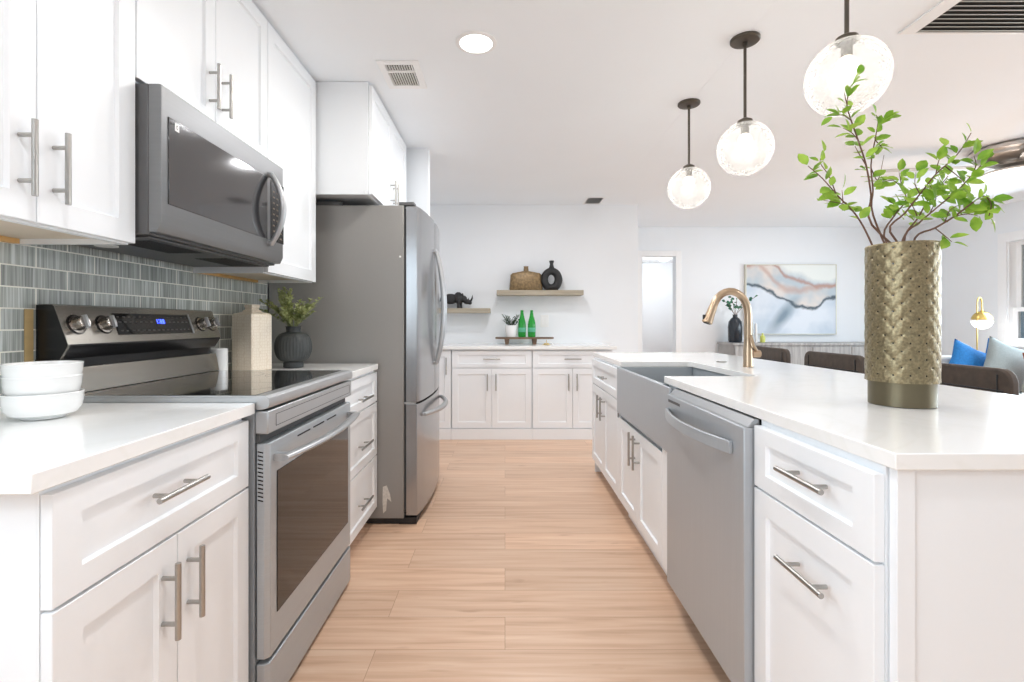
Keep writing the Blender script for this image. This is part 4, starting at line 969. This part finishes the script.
# ------------------------------------------------------------------ gold vase and branches on the island
VX, VY = 1.098, 1.357
t = thing('gold_vase', 'tall hammered gold cylinder vase on the island holding leafy branches', 'vase', (VX, VY, .914))
MB().lathe([(.0740, .0005), (.0760, .002), (.0760, .075), (.05, .075)], (VX, VY, .914), 48).build('base_band', M['vasebase'], t)
def vase_body():
    m = MB(); N = 196; RZ = 116; z0, z1 = .066, .440; R0 = .0820; NC = 14
    rings = []
    for j in range(RZ + 1):
        z = z0 + (z1 - z0) * j / RZ; row = []
        for k in range(N):
            u = NC * k / N; v_ = (z - z0) / .0425
            def hole(uu, vv): 
                du = (uu + .5) % 1 - .5; dv = (vv + .5) % 1 - .5; return math.hypot(du * .9, dv)
            d0 = hole(u, v_); d1 = hole(u + .5, v_ + .5)
            dmin = min(d0, d1)
            h_ = -.0022 * math.exp(-(dmin / .10) ** 2) + .0009 * abs(math.sin(PI * (u + v_))) * abs(math.sin(PI * (u - v_))) + .0004 * (1 - abs(math.sin(PI * 2 * u)))
            r_ = R0 + h_; row.append((VX + math.cos(2 * PI * k / N) * r_, VY + math.sin(2 * PI * k / N) * r_, .914 + z))
        rings.append(row)
    top = .914 + z1
    for (r_, z) in ((R0 - .001, top + .002), (R0 - .0045, top + .001), (R0 - .0055, top - .10), (.01, top - .11)):
        rings.append([(VX + math.cos(2 * PI * k / N) * r_, VY + math.sin(2 * PI * k / N) * r_, z) for k in range(N)])
    m.rings(rings)
    dots = MB()
    for i in range(NC * 2):
        q = 0
        while True:
            z = z0 + .0425 * (q + (.5 if i % 2 else 0)); q += 1
            if z < z0 + .008: continue
            if z > z1 - .008: break
            a = 2 * PI * (i / 2) / NC; c_ = Vector((VX + math.cos(a) * (R0 - .0007), VY + math.sin(a) * (R0 - .0007), .914 + z)); tv = Vector((-math.sin(a), math.cos(a), 0))
            dots.face([dots.v(c_ + tv * (.0019 * math.cos(2 * PI * k / 8)) + Vector((0, 0, .0024 * math.sin(2 * PI * k / 8)))) for k in range(8)])
    b_ = m.build('body', M['goldvase'], t, ang=.9)
    d_ = dots.build('perforation', M['black'], b_); d_['kind'] = 'stuff'; return b_
vase_body()

def branch(label, pts, subs, seed, lf=9, fan=1.0):
    """pts: list of (px,py,Y) along the main stem; subs: side twigs; leaves are added along twigs"""
    rr = random.Random(seed)
    P0 = Vector((VX + rr.uniform(-.04, .04), VY + rr.uniform(-.04, .04), 1.285))
    t = thing('leafy_branch', label, 'branch', P0, 'leafy green branches in the gold vase')
    sm = MB(); lm = MB()
    def smooth(ps):
        out = []
        for i in range(len(ps) - 1):
            p0 = ps[max(0, i - 1)]; p1 = ps[i]; p2 = ps[i + 1]; p3 = ps[min(len(ps) - 1, i + 2)]
            for k in range(4):
                u = k / 4; out.append(.5 * ((2 * p1) + (p2 - p0) * u + (2 * p0 - 5 * p1 + 4 * p2 - p3) * u * u + (3 * p1 - p0 - 3 * p2 + p3) * u ** 3))
        out.append(ps[-1]); return out
    def put(ps, r0, nleaf, start):
        nleaf = round(nleaf * 1.1); q = smooth(ps); n = len(q)
        sm.tube(q, [r0 * (1 - .65 * i / (n - 1)) for i in range(n)], 6)
        for k in range(nleaf):
            u = start + (1 - start) * (k + .5) / nleaf if k < nleaf - 1 else 1.0
            f = u * (n - 1); i = min(n - 2, int(f)); p = q[i].lerp(q[i + 1], f - i); d_ = (q[i + 1] - q[i]).normalized()
            for e in range(2 if u < .97 else 1):
                sd = d_.cross(Vector((rr.gauss(0, 1), rr.gauss(0, 1), rr.gauss(0, 1)))).normalized()
                dd = (d_ * .5 + sd * (1 if u < .97 else .3) + Vector((0, 0, .1))); L_ = rr.uniform(.026, .042)
                leaf_geo(lm, p + dd.normalized() * .004, dd, (rr.gauss(0, .5), -.9, .8), L_, L_ * .34, fold=.18)
    main = [P0] + [PX(*a) for a in pts]
    put(main, .0030, lf + 2, .32)
    for sub in subs:
        put([PX(*a) for a in sub[0]], .0017, sub[1], .35)
    sm.build('stem', M['stem'], t); lm.build('foliage', M['leaf'], t, smooth=False)
branch('leafy branch leaning to the far left of the vase', [(869, 238, 1.36), (856, 215, 1.35), (838, 196, 1.33), (822, 178, 1.31), (808, 166, 1.30)],
       [([(856, 215, 1.35), (846, 205, 1.33), (822, 200, 1.30)], 4), ([(836, 194, 1.33), (829, 176, 1.34), (820, 162, 1.35), (824, 153, 1.35)], 3), ([(843, 203, 1.33), (842, 190, 1.34)], 2)], 1, 7)
branch('tallest upright leafy branch rising in front of the nearest pendant', [(872, 225, 1.38), (871, 195, 1.38), (866, 165, 1.38), (858, 140, 1.37), (851, 120, 1.36), (847, 105, 1.36), (850, 88, 1.36), (859, 76, 1.36)],
       [([(858, 140, 1.37), (852, 133, 1.35), (843, 128, 1.33)], 3), ([(851, 120, 1.36), (842, 115, 1.34), (834, 116, 1.34)], 3), ([(866, 165, 1.38), (858, 152, 1.40), (855, 146, 1.41)], 2), ([(847, 105, 1.36), (844, 92, 1.37)], 0)], 22, 9)
branch('upright leafy branch just right of the tallest one', [(873, 215, 1.42), (873, 190, 1.43), (871, 165, 1.43), (875, 140, 1.42), (878, 122, 1.42), (876, 115, 1.42)],
       [([(878, 125, 1.42), (886, 119, 1.42)], 2), ([(871, 168, 1.43), (878, 180, 1.44), (884, 155, 1.45)], 0), ([(875, 140, 1.42), (880, 145, 1.41), (882, 148, 1.41)], 3)], 35, 8)
branch('short leafy branch behind the middle of the bunch', [(884, 236, 1.44), (895, 215, 1.47), (906, 200, 1.50), (902, 188, 1.52), (893, 180, 1.53)],
       [([(893, 180, 1.53), (880, 182, 1.54)], 3), ([(906, 200, 1.50), (898, 205, 1.49), (890, 202, 1.48)], 4), ([(902, 188, 1.52), (899, 172, 1.53)], 3)], 41, 7)
branch('long leafy branch reaching up right towards the ceiling fan', [(890, 232, 1.36), (905, 213, 1.36), (920, 194, 1.35), (936, 174, 1.34), (952, 160, 1.33), (962, 148, 1.33), (971, 133, 1.33)],
       [([(936, 174, 1.34), (939, 160, 1.36), (946, 147, 1.37)], 3), ([(920, 194, 1.35), (915, 184, 1.36), (916, 172, 1.37)], 3), ([(945, 166, 1.34), (960, 178, 1.35), (966, 185, 1.36)], 4)], 52, 8)
branch('leafy branch bending right below the longest one', [(905, 236, 1.34), (920, 222, 1.33), (940, 205, 1.31), (958, 190, 1.30), (972, 175, 1.29), (986, 160, 1.28)],
       [([(940, 205, 1.31), (950, 196, 1.33), (955, 186, 1.35)], 4), ([(972, 175, 1.29), (976, 165, 1.28), (974, 156, 1.28)], 3), ([(930, 213, 1.32), (936, 198, 1.33), (930, 186, 1.34)], 4)], 63, 9)
branch('lower leafy branch drooping far right over the vase rim', [(915, 238, 1.33), (935, 228, 1.31), (955, 216, 1.29), (972, 203, 1.27), (984, 196, 1.26), (991, 204, 1.25), (989, 216, 1.25)],
       [([(955, 216, 1.29), (968, 214, 1.29), (978, 216, 1.29)], 4), ([(945, 222, 1.30), (950, 210, 1.31), (962, 204, 1.32)], 4), ([(935, 228, 1.31), (945, 236, 1.30), (952, 242, 1.29)], 3)], 74, 9)
branch('bushy leafy branch in the middle of the vase opening', [(905, 235, 1.39), (918, 218, 1.40), (928, 200, 1.41), (940, 186, 1.42), (948, 176, 1.42)],
       [([(918, 218, 1.40), (912, 205, 1.41), (905, 196, 1.42)], 4), ([(928, 200, 1.41), (938, 196, 1.40), (946, 192, 1.39)], 4)], 85, 9)

# ------------------------------------------------------------------ ceiling fixtures
def pendant(x, y, label):
    zc = 1.943; t = thing('pendant_light', label, 'pendant light', (x, y, CEIL), 'glass globe pendants over the island')
    MB().lathe([(.001, -.018), (.030, -.018), (.060, -.014), (.064, -.010), (.064, -.0005), (.01, -.0005)], (x, y, CEIL), 32).build('canopy', M['bronze'], t)
    m = MB(); m.tube([(x, y, CEIL - .017), (x, y, 2.072)], .0068, 10); m.tube([(x, y, CEIL - .017), (x, y, CEIL - .035)], .011, 10); m.build('rod', M['bronze'], t)
    MB().lathe([(.008, 2.086 - zc), (.014, 2.083 - zc), (.032, 2.073 - zc), (.034, 2.064 - zc), (.030, 2.056 - zc)], (x, y, zc), 24).build('cap', M['bronze'], t)
    n = 48; pr = []
    for i in range(0, 27):
        a = R(-90 + 1.5) + (R(166) - 0) * i / 26
        pr.append((.121 * math.cos(a), .121 * math.sin(a)))
    m = MB(); V = []
    for (r_, z) in pr: V.append([(x + r_ * math.cos(2 * PI * k / n), y + r_ * math.sin(2 * PI * k / n), zc + z) for k in range(n)])
    m.rings(V, True, False); gl = m.build('globe', M['seeded'], t)
    MB().lathe([(.016, .115), (.017, .112), (.017, .070), (.013, .066)], (x, y, zc), 16).build('socket', M['bronze'], t)
    MB().ball((x, y, zc + .035), .030, sc3=(1, 1, 1.15)).build('bulb', M['bulb'], t)
    return t
def lamp_at(name, loc, e, rad=.03, col=(1, .98, .95)):
    l = bpy.data.lights.new(name, 'POINT'); l.energy = e; l.shadow_soft_size = rad; l.color = col
    o = bpy.data.objects.new(name, l); C.objects.link(o); o.location = loc
pspots = [(1.118, 1.603, 'glass globe pendant nearest the camera, behind the tall branch'), (1.107, 2.26, 'middle of the three glass globe pendants'), (1.095, 2.917, 'glass globe pendant farthest from the camera')]
p0 = pendant(*pspots[0])
for (x, y, lb) in pspots[1:]: dup(p0, (x, y, CEIL), lb)
for (x, y, lb) in pspots: lamp_at('pendant_bulb_light', (x, y, 1.965), 1.15, .034)

t = thing('recessed_light', 'round recessed downlight glowing in the kitchen ceiling', 'ceiling light', (-.135, 2.29, CEIL))
MB().ring([(.076, -.006), (.082, -.0065), (.096, -.003), (.096, -.0003), (.078, -.0003)], (-.135, 2.29, CEIL), 36).build('trim_ring', M['trim'], t)
MB().lathe([(.001, -.0045), (.0745, -.0045), (.0745, -.0008), (.001, -.0008)], (-.135, 2.29, CEIL), 36).build('diffuser', M['led'], t)
l = bpy.data.lights.new('downlight', 'AREA'); l.shape = 'DISK'; l.size = .15; l.energy = 5; l.color = (1, .97, .92); lo = bpy.data.objects.new('downlight', l); C.objects.link(lo); lo.location = (-.135, 2.29, CEIL - .012)

def vent(name, label, x0, x1, y0, y1, fr_, n, along, banks=1, tilt=35):
    t = thing(name, label, 'vent', ((x0 + x1) / 2, (y0 + y1) / 2, CEIL))
    m = MB(); z = CEIL; h_ = .008
    fy_ = fr_ if name != 'return_grille' else .012
    m.box(x0 - fr_, x0, y0 - fy_, y1 + fy_, z - h_, z - .0005); m.box(x1, x1 + fr_, y0 - fy_, y1 + fy_, z - h_, z - .0005)
    m.box(x0, x1, y0 - fy_, y0, z - h_, z - .0005); m.box(x0, x1, y1, y1 + fy_, z - h_, z - .0005); 
    if n == 11: m.box(x0, x1, 2.528, 2.545, z - .012, z - .004)
    m.build('frame', M['trim'], t, bevel=.002)
    MB().box(x0, x1, y0, y1, z - .0018, z - .0006).build('backing', M['ventdark'], t)
    for k in range(n):
        s_ = MB()
        if along == 'x':
            c_ = y0 + (y1 - y0) * (k + .5) / n; w_ = (y1 - y0) / n * .36
            s_.prism([(c_ - w_, z - .0105), (c_ - w_ + .0015, z - .0105), (c_ + w_, z - .0025), (c_ + w_ - .0015, z - .0025)], 'x', x0, x1)
        else:
            c_ = x0 + (x1 - x0) * (k + .5) / n; w_ = (x1 - x0) / n * .21
            s_.prism([(c_ - w_, z - .0105), (c_ - w_ + .0015, z - .0105), (c_ + w_, z - .0025), (c_ + w_ - .0015, z - .0025)], 'y', y0, y1)
        s_.build('slat', M['blind'] if along == 'x' else M['trim'], t)
    return t
vt = vent('ceiling_vent', 'small square supply vent in the ceiling above the refrigerator', -.608, -.468, 2.475, 2.69, .036, 11, 'y')
vent('ceiling_vent', 'tiny ceiling vent close to the back wall', .87, 1.03, 5.10, 5.36, .02, 7, 'y')
vent('return_grille', 'large louvred return air grille in the ceiling at the upper right', 1.845, 2.45, 1.60, 2.20, .07, 21, 'x')
struct(MB().box(1.100, 1.104, 1.0, 3.95, CEIL - .0012, CEIL - .0001).build('trim_4', M['ceiling']), 'faint drywall seam along the ceiling')

def build_fan():
    fx, fy = 3.80, 3.66; t = thing('ceiling_fan', 'polished nickel flush ceiling fan with a white glass light bowl', 'ceiling fan', (fx, fy, CEIL))
    MB().lathe([(.10, -.0005), (.235, -.0005), (.250, -.015), (.250, -.040), (.232, -.050), (.225, -.070), (.16, -.105), (.12, -.115), (.02, -.115)], (fx, fy, CEIL), 48).build('motor_housing', M['fanmetal'], t)
    MB().lathe([(.02, -.1155), (.10, -.1155), (.105, -.135), (.06, -.150), (.06, -.168), (.17, -.175), (.172, -.188), (.02, -.190)], (fx, fy, CEIL), 40).build('light_fitter', M['fanmetal'], t)
    MB().lathe([(.165, -.1885), (.172, -.195), (.165, -.225), (.12, -.262), (.05, -.278), (.005, -.280)], (fx, fy, CEIL), 40).build('light_bowl', M['opal'], t)
    for k in range(5):
        a = R(172 + 72 * k); ca, sa = math.cos(a), math.sin(a)
        def W(u, v_, z): return (fx + u * ca - v_ * sa, fy + u * sa + v_ * ca, CEIL + z)
        m = MB(); zz = -.128
        m.rings([[W(.22, -.05, zz + .004), W(.22, .05, zz - .012), W(.22, .05, zz - .018), W(.22, -.05, zz - .002)],
                 [W(.30, -.066, zz + .006), W(.30, .066, zz - .014), W(.30, .066, zz - .020), W(.30, -.066, zz)],
                 [W(.86, -.075, zz + .007), W(.86, .075, zz - .015), W(.86, .075, zz - .021), W(.86, -.075, zz + .001)],
                 [W(.93, -.05, zz + .004), W(.93, .05, zz - .012), W(.93, .05, zz - .018), W(.93, -.05, zz - .002)]])
        b = m.build('blade', mat('fan_blade_paint', (206, 204, 200), .5), t)
        m = MB(); m.rings([[W(.085, -.02, -.118), W(.085, .02, -.118), W(.085, .02, -.124), W(.085, -.02, -.124)], [W(.25, -.035, zz + .012), W(.25, .035, zz + .002), W(.25, .035, zz - .004), W(.25, -.035, zz + .006)]])
        m.build('blade_arm', M['fanmetal'], b)
    for (dx, dy) in ((-.175, -.02), (.02, -.175)):
        m = MB(); m.tube([(fx + dx, fy + dy, CEIL - .188), (fx + dx, fy + dy, 1.90)], .0018, 6); m.ball((fx + dx, fy + dy, 1.885), .012, 10, 8); m.build('pull_chain', M['cream'], t)
build_fan()
lamp_at('fan_bowl_light', (3.80, 3.66, 2.08), 3.5, .12)

# ------------------------------------------------------------------ bar stools
def stool(x, y, label):
    t = thing('bar_stool', label, 'stool', (x, y, 0), 'brown leather bar stools along the island')
    wy = .27
    def rr_panel(xa, xb, half, za, zb, rad):
        pts = []
        for (cy_, cz_, a0) in ((half - rad, zb - rad, 0), (-half + rad, zb - rad, 90), (-half + .02, za + .02, 180), (half - .02, za + .02, 270)):
            rr_ = rad if cz_ > za + .03 else .02
            for k in range(6): a = R(a0 + 18 * k); pts.append((y + cy_ + rr_ * math.cos(a), cz_ + rr_ * math.sin(a)))
        return MB().prism(pts, 'x', xa, xb)
    rr_panel(x + .005, x + .04, wy, .70, .955, .055).build('backrest', M['leather'], t, bevel=.008)
    # piping and stitched seam across the back
    m = MB(); m.tube([(x + .0035, y - wy + .03, .865), (x + .0035, y + wy - .03, .865)], .003, 6); m.tube([(x + .0035, y + wy - .055, .72), (x + .0035, y + wy - .055, .93)], .003, 6); m.tube([(x + .0035, y - wy + .055, .72), (x + .0035, y - wy + .055, .93)], .003, 6); m.build('seam', M['stoolmetal'], t)
    m = MB(); m.tube([(x + .048, y + .18, .61), (x + .048, y + .20, .90)], .010, 8); m.tube([(x + .048, y - .18, .61), (x + .048, y - .20, .90)], .010, 8); m.build('back_frame', M['stoolmetal'], t)
    MB().box(x - .40, x + .02, y - .23, y + .23, .615, .69).build('seat', M['leather'], t, bevel=.02, seg=3)
    for (sx, sy) in ((-1, -1), (-1, 1), (1, -1), (1, 1)):
        MB().tube([(x - .19 + sx * .17, y + sy * .18, .612), (x - .19 + sx * .21, y + sy * .22, .002)], [.013, .010], 8).build('leg', M['stoolmetal'], t)
    m = MB(); q = [(x - .19 - .20, y - .21, .2), (x - .19 + .20, y - .21, .2), (x - .19 + .20, y + .21, .2), (x - .19 - .20, y + .21, .2), (x - .19 - .20, y - .21, .2)]
    for a, b in zip(q, q[1:]): m.tube([a, b], .008, 8)
    m.build('footrest', M['stoolmetal'], t)
    return t
s0 = stool(2.0, 2.21, 'brown leather bar stool nearest the camera, right of the gold vase')
dup(s0, (2.0, 3.02, 0), 'brown leather bar stool left of and partly behind the gold vase')
dup(s0, (2.0, 3.76, 0), 'brown leather bar stool seen beside the faucet, farthest away')

# ------------------------------------------------------------------ far room
t = thing('sideboard', 'long weathered grey wood sideboard under the artwork', 'sideboard', (3.8, 6.45, 0))
MB().box(2.90, 4.90, 6.22, 6.66, .12, .855).build('body', M['console'], t, bevel=.003)
MB().box(2.885, 4.92, 6.20, 6.67, .8555, .885).build('top', M['console'], t, bevel=.003)
for k in range(4):
    xa = 2.915 + k * .495; o = MB().box(xa, xa + .480, 6.205, 6.2195, .15, .84).build('door', M['console'], t, bevel=.002)
    MB().tube([(xa + (.45 if k % 2 == 0 else .03), 6.195, .50), (xa + (.45 if k % 2 == 0 else .03), 6.195, .62)], .005, 8).build('handle', M['stoolmetal'], o)
for (xx, yy) in ((2.96, 6.26), (4.84, 6.26), (2.96, 6.60), (4.84, 6.60)): MB().box(xx - .025, xx + .025, yy - .025, yy + .025, .001, .1195).build('leg', M['console'], t)
# artwork
def art_mat():
    m, nt, b = newmat('abstract_fluid_painting'); n = nt.nodes; L = nt.links
    t_ = n.new('ShaderNodeTexCoord'); s = n.new('ShaderNodeSeparateXYZ'); L.new(t_.outputs['Object'], s.inputs[0])
    def math_(op, a, b_=None, c_=None):
        q = n.new('ShaderNodeMath'); q.operation = op
        for i, v_ in enumerate((a, b_, c_)):
            if v_ is None: continue
            if isinstance(v_, (int, float)): q.inputs[i].default_value = v_
            else: L.new(v_, q.inputs[i])
        return q.outputs[0]
    X = math_('MULTIPLY_ADD', s.outputs['X'], 1 / 1.21, 0.0); Z = math_('MULTIPLY_ADD', s.outputs['Z'], 1 / .93, 0.0)
    nz = n.new('ShaderNodeTexNoise'); nz.inputs['Scale'].default_value = 5; nz.inputs['Detail'].default_value = 6; L.new(t_.outputs['Object'], nz.inputs['Vector'])
    nb_ = n.new('ShaderNodeTexNoise'); nb_.inputs['Scale'].default_value = 2.2; nb_.inputs['Detail'].default_value = 3; L.new(t_.outputs['Object'], nb_.inputs['Vector'])
    wob = math_('MULTIPLY_ADD', nz.outputs['Fac'], .16, -.08)
    Zw = math_('ADD', Z, wob)
    def curve(pts):
        fc = n.new('ShaderNodeFloatCurve'); c_ = fc.mapping.curves[0]
        c_.points[0].location = pts[0]; c_.points[1].location = pts[-1]
        for p in pts[1:-1]: c_.points.new(*p)
        fc.mapping.update(); L.new(X, fc.inputs['Value']); return fc.outputs[0]
    def line(cv, wd, hardness=1):
        d_ = math_('ABSOLUTE', math_('SUBTRACT', Zw, cv)); mr = n.new('ShaderNodeMapRange'); mr.inputs[1].default_value = 0; mr.inputs[2].default_value = wd; mr.inputs[3].default_value = 1; mr.inputs[4].default_value = 0; mr.interpolation_type = 'SMOOTHSTEP'
        L.new(d_, mr.inputs[0]); return mr.outputs[0]
    def mix(a, col, f):
        mx = n.new('ShaderNodeMix'); mx.data_type = 'RGBA'; L.new(f, mx.inputs['Factor'])
        if isinstance(a, tuple): mx.inputs['A'].default_value = (*s2l(a), 1)
        else: L.new(a, mx.inputs['A'])
        mx.inputs['B'].default_value = (*s2l(col), 1); return mx.outputs['Result']
    dark = curve([(0, .74), (.08, .71), (.2, .66), (.4, .52), (.6, .40), (.78, .38), (.9, .50), (1, .52)])
    rust1 = curve([(0, 1.0), (.3, 1.0), (.45, .84), (.65, .76), (.82, .69), (1, .72)])
    rust2 = curve([(0, 1.0), (.15, .98), (.35, .72), (.5, .64), (.7, .66), (1, .72)])
    above = n.new('ShaderNodeMapRange'); above.inputs[1].default_value = -.03; above.inputs[2].default_value = .03; L.new(math_('SUBTRACT', Zw, dark), above.inputs[0])
    cr_ = n.new('ShaderNodeValToRGB'); e = cr_.color_ramp.elements; e[0].position = .35; e[0].color = (*s2l((188, 202, 216)), 1); e[1].position = .62; e[1].color = (*s2l((222, 228, 236)), 1)
    L.new(nb_.outputs['Fac'], cr_.inputs[0])
    cr2 = n.new('ShaderNodeValToRGB'); e = cr2.color_ramp.elements; e[0].position = .38; e[0].color = (*s2l((182, 194, 202)), 1); e[1].position = .55; e[1].color = (*s2l((220, 212, 206)), 1)
    L.new(nb_.outputs['Fac'], cr2.inputs[0])
    mx = n.new('ShaderNodeMix'); mx.data_type = 'RGBA'; L.new(above.outputs[0], mx.inputs['Factor']); L.new(cr_.outputs[0], mx.inputs['A']); L.new(cr2.outputs[0], mx.inputs['B'])
    col = mx.outputs['Result']
    up = n.new('ShaderNodeMapRange'); up.inputs[1].default_value = .02; up.inputs[2].default_value = .12; L.new(math_('SUBTRACT', Zw, rust1), up.inputs[0])
    col = mix(col, (232, 236, 232), up.outputs[0])
    # smoky teal bloom low in the middle
    dx = math_('SUBTRACT', X, .40); dz = math_('SUBTRACT', Z, .24); sk = math_('ADD', dx, math_('MULTIPLY', dz, -.55))
    rr_ = math_('SQRT', math_('ADD', math_('MULTIPLY', math_('MULTIPLY', sk, sk), 9.0), math_('MULTIPLY', dz, dz)))
    bl = n.new('ShaderNodeMapRange'); bl.inputs[1].default_value = .05; bl.inputs[2].default_value = .36; bl.inputs[3].default_value = .85; bl.inputs[4].default_value = 0; L.new(math_('ADD', rr_, wob), bl.inputs[0])
    col = mix(col, (96, 122, 140), bl.outputs[0])
    col = mix(col, (170, 122, 104), math_('MULTIPLY', line(rust1, .05), .75)); col = mix(col, (186, 146, 130), math_('MULTIPLY', line(rust2, .075), .6))
    col = mix(col, (54, 72, 84), math_('MULTIPLY', line(dark, .042), .97))
    L.new(col, b.inputs['Base Color']); b.inputs['Roughness'].default_value = .5; return m
t = thing('abstract_painting', 'large abstract painting in blue, grey and rust on the far wall', 'painting', (3.255, 6.64, .985))
MB().box(3.275, 4.485, 6.648, 6.688, .995, 1.925).build('canvas', M['plug'], t)
MB().box(3.275, 4.485, 6.6455, 6.6478, .995, 1.925).build('painted_face', art_mat(), t)
fo = bpy.data.objects['painted_face']
# the painting's own coordinates start at its lower left corner
for v in fo.data.vertices: v.co -= Vector((.02, 0, .01))
fo.location = (.02, 0, .01)
m = MB(); fz0, fz1 = .985, 1.935; m.box(3.262, 3.2745, 6.642, 6.6885, fz0, fz1); m.box(4.4855, 4.498, 6.642, 6.6885, fz0, fz1); m.box(3.2745, 4.4855, 6.642, 6.6885, fz0, .9945); m.box(3.2745, 4.4855, 6.642, 6.6885, 1.9255, fz1)
m.build('frame', mat('pale_gold_frame', (206, 202, 188), .4, .3), t)
# sideboard objects
t = thing('bottle_vase', 'tall black bottle vase on the sideboard behind the faucet', 'vase', (3.015, 6.42, .885))
MB().lathe([(.055, 0), (.075, .004), (.085, .03), (.088, .20), (.080, .27), (.05, .315), (.03, .33), (.028, .355), (.034, .365), (.026, .366)], (3.015, 6.42, .8855), 28).build('body', mat('glossy_black_glaze', (34, 40, 48), .2, amt=.1), t)
t = thing('eucalyptus_stem', 'teal green leafy stems in the black bottle vase', 'greenery', (3.015, 6.42, 1.235))
m = MB(); s2 = MB(); rr = random.Random(9)
for tip in ((-.16, -.02, .20), (-.05, .02, .26), (.14, 0, .17), (.30, 0, .27), (.03, -.03, .33), (-.12, .03, .14)):
    b0 = Vector((3.015, 6.42, 1.235)); tp = b0 + Vector(tip); mid = b0.lerp(tp, .5) + Vector((0, 0, .04)); pts = [b0, b0.lerp(mid, .6), mid, mid.lerp(tp, .5), tp]; s2.tube(pts, .003, 5)
    for k in range(6):
        p = pts[1 + min(3, k * 3 // 6)].lerp(pts[min(4, 2 + k * 3 // 6)], (k * .5) % 1); a = rr.random() * 2 * PI
        leaf_geo(m, p, (math.cos(a), math.sin(a), .5), (0, -1, .4), .045, .020)
s2.build('stem', M['stem'], t); m.build('foliage', M['leaf4'], t, smooth=False)
for (xx, hh, w_, mt, lb, cat) in ((3.185, .235, .022, M['plug'], 'tall white pillar candle on the sideboard right of the black vase', 'candle'),
                                  (3.240, .250, .018, M['nickel'], 'slim metal candlestick on the sideboard under the painting', 'candlestick'),
                                  (3.290, .240, .016, M['trim'], 'slim white taper candle beside the yellow-green votive', 'candle')):
    o = MB().lathe([(w_ * 1.15, 0), (w_ * 1.15, .008), (w_ * .95, .012), (w_ * .95, hh), (w_ * .5, hh + .004), (.002, hh + .016)], (xx, 6.42, .8855), 16).build(cat, mt, origin=(xx, 6.42, .885)); tag(o, lb, cat)
o = MB().lathe([(.022, 0), (.030, .003), (.034, .055), (.027, .085), (.012, .095), (.010, .12), (.013, .122), (.004, .124)], (3.365, 6.40, .8855), 20).build('votive_jar', M['candle'], origin=(3.365, 6.40, .885)); tag(o, 'small yellow-green glass jar on the sideboard under the painting', 'jar')

# sofa
t = thing('sofa', 'cream upholstered sofa behind the nearest bar stool', 'sofa', (4.9, 4.75, 0))
MB().box(4.22, 5.42, 4.97, 5.17, .08, .80).build('backrest', M['cream'], t, bevel=.03, seg=3)
MB().box(4.40, 5.24, 4.22, 4.965, .24, .44).build('seat', M['cream'], t, bevel=.03, seg=3)
for xa in (4.22, 5.245): MB().box(xa, xa + .175, 4.22, 4.965, .08, .60).build('armrest', M['cream'], t, bevel=.03, seg=3)
for (xx, yy) in ((4.28, 4.28), (5.36, 4.28), (4.28, 5.11), (5.36, 5.11)): MB().tube([(xx, yy, .001), (xx, yy, .085)], .02, 8).build('leg', M['stoolmetal'], t)
def pillow(label, mt, c, sx, sz, th, tiltz, lean, seed, name='throw_pillow'):
    m = MB(); n = 14; rr = random.Random(seed); rot = Matrix.Rotation(R(lean), 3, 'X') @ Matrix.Rotation(R(tiltz), 3, 'Y')
    V = {}
    for side in (0, 1):
        for i in range(n + 1):
            for j in range(n + 1):
                u, v_ = i / n * 2 - 1, j / n * 2 - 1
                if side and (i in (0, n) or j in (0, n)): V[(1, i, j)] = V[(0, i, j)]; continue
                b_ = ((1 - u * u) * (1 - v_ * v_)) ** .45; pin = 1 - .10 * (1 - abs(u)) * abs(v_) ; pin2 = 1 - .10 * (1 - abs(v_)) * abs(u)
                p = Vector((u * sx / 2 * pin2, (1 if side else -1) * th / 2 * b_, v_ * sz / 2 * pin + rr.gauss(0, .001)))
                V[(side, i, j)] = m.v(tuple(Vector(c) + rot @ p))
    for side in (0, 1):
        for i in range(n):
            for j in range(n): m.face([V[(side, i, j)], V[(side, i + 1, j)], V[(side, i + 1, j + 1)], V[(side, i, j + 1)]])
    o = m.build(name, mt, origin=c, ang=2.0); tag(o, label, 'pillow'); return o
pillow('bright blue throw pillow slumped on the sofa', M['blue'], (4.635, 4.86, .72), .46, .38, .13, 26, -12, 1)
pillow('grey linen throw pillow standing on the sofa right of the blue one', M['greyfab'], (4.80, 4.70, .74), .40, .44, .13, 24, -12, 2)
pillow('rust leather cushion at the right edge of the sofa', M['rust'], (4.99, 4.50, .66), .42, .42, .12, 0, -8, 3)
pillow('small blue pillow peeking out behind the grey one', M['blue'], (4.93, 4.89, .80), .30, .30, .08, 20, -6, 4)

# arc floor lamp
t = thing('floor_lamp', 'brass arc floor lamp with a glowing white globe by the window', 'floor lamp', (5.10, 5.36, 0))
lx, ly = 5.163, 5.36
MB().lathe([(.13, .001), (.13, .018), (.02, .024)], (lx, ly, 0), 32).build('base', M['brass'], t)
pts = [(lx, ly, .02), (lx, ly, .9), (lx, ly, 1.30)]
for i in range(1, 11): a = PI * i / 10; pts.append((lx + .027 - .027 * math.cos(a), ly, 1.345 + .075 * math.sin(a)))
pts.append((lx + .054, ly, 1.27)); MB().tube(pts, .0065, 10).build('pole', M['brass'], t)
gx, gz = lx + .054, 1.170
pr = [(.090 * math.cos(R(a)), .100 * math.sin(R(a))) for a in range(4, 88, 7)] + [(.012, .100), (.012, .115), (.002, .115)]
MB().lathe(pr, (gx, ly, gz), 32).build('dome', M['brass'], t)
pr = [(.092 * math.cos(R(a)), .098 * math.sin(R(a))) for a in range(-88, 3, 7)]
MB().lathe(pr, (gx, ly, gz), 32).build('globe', M['opal'], t)
lamp_at('floor_lamp_light', (gx, ly - .16, 1.10), .6, .08)
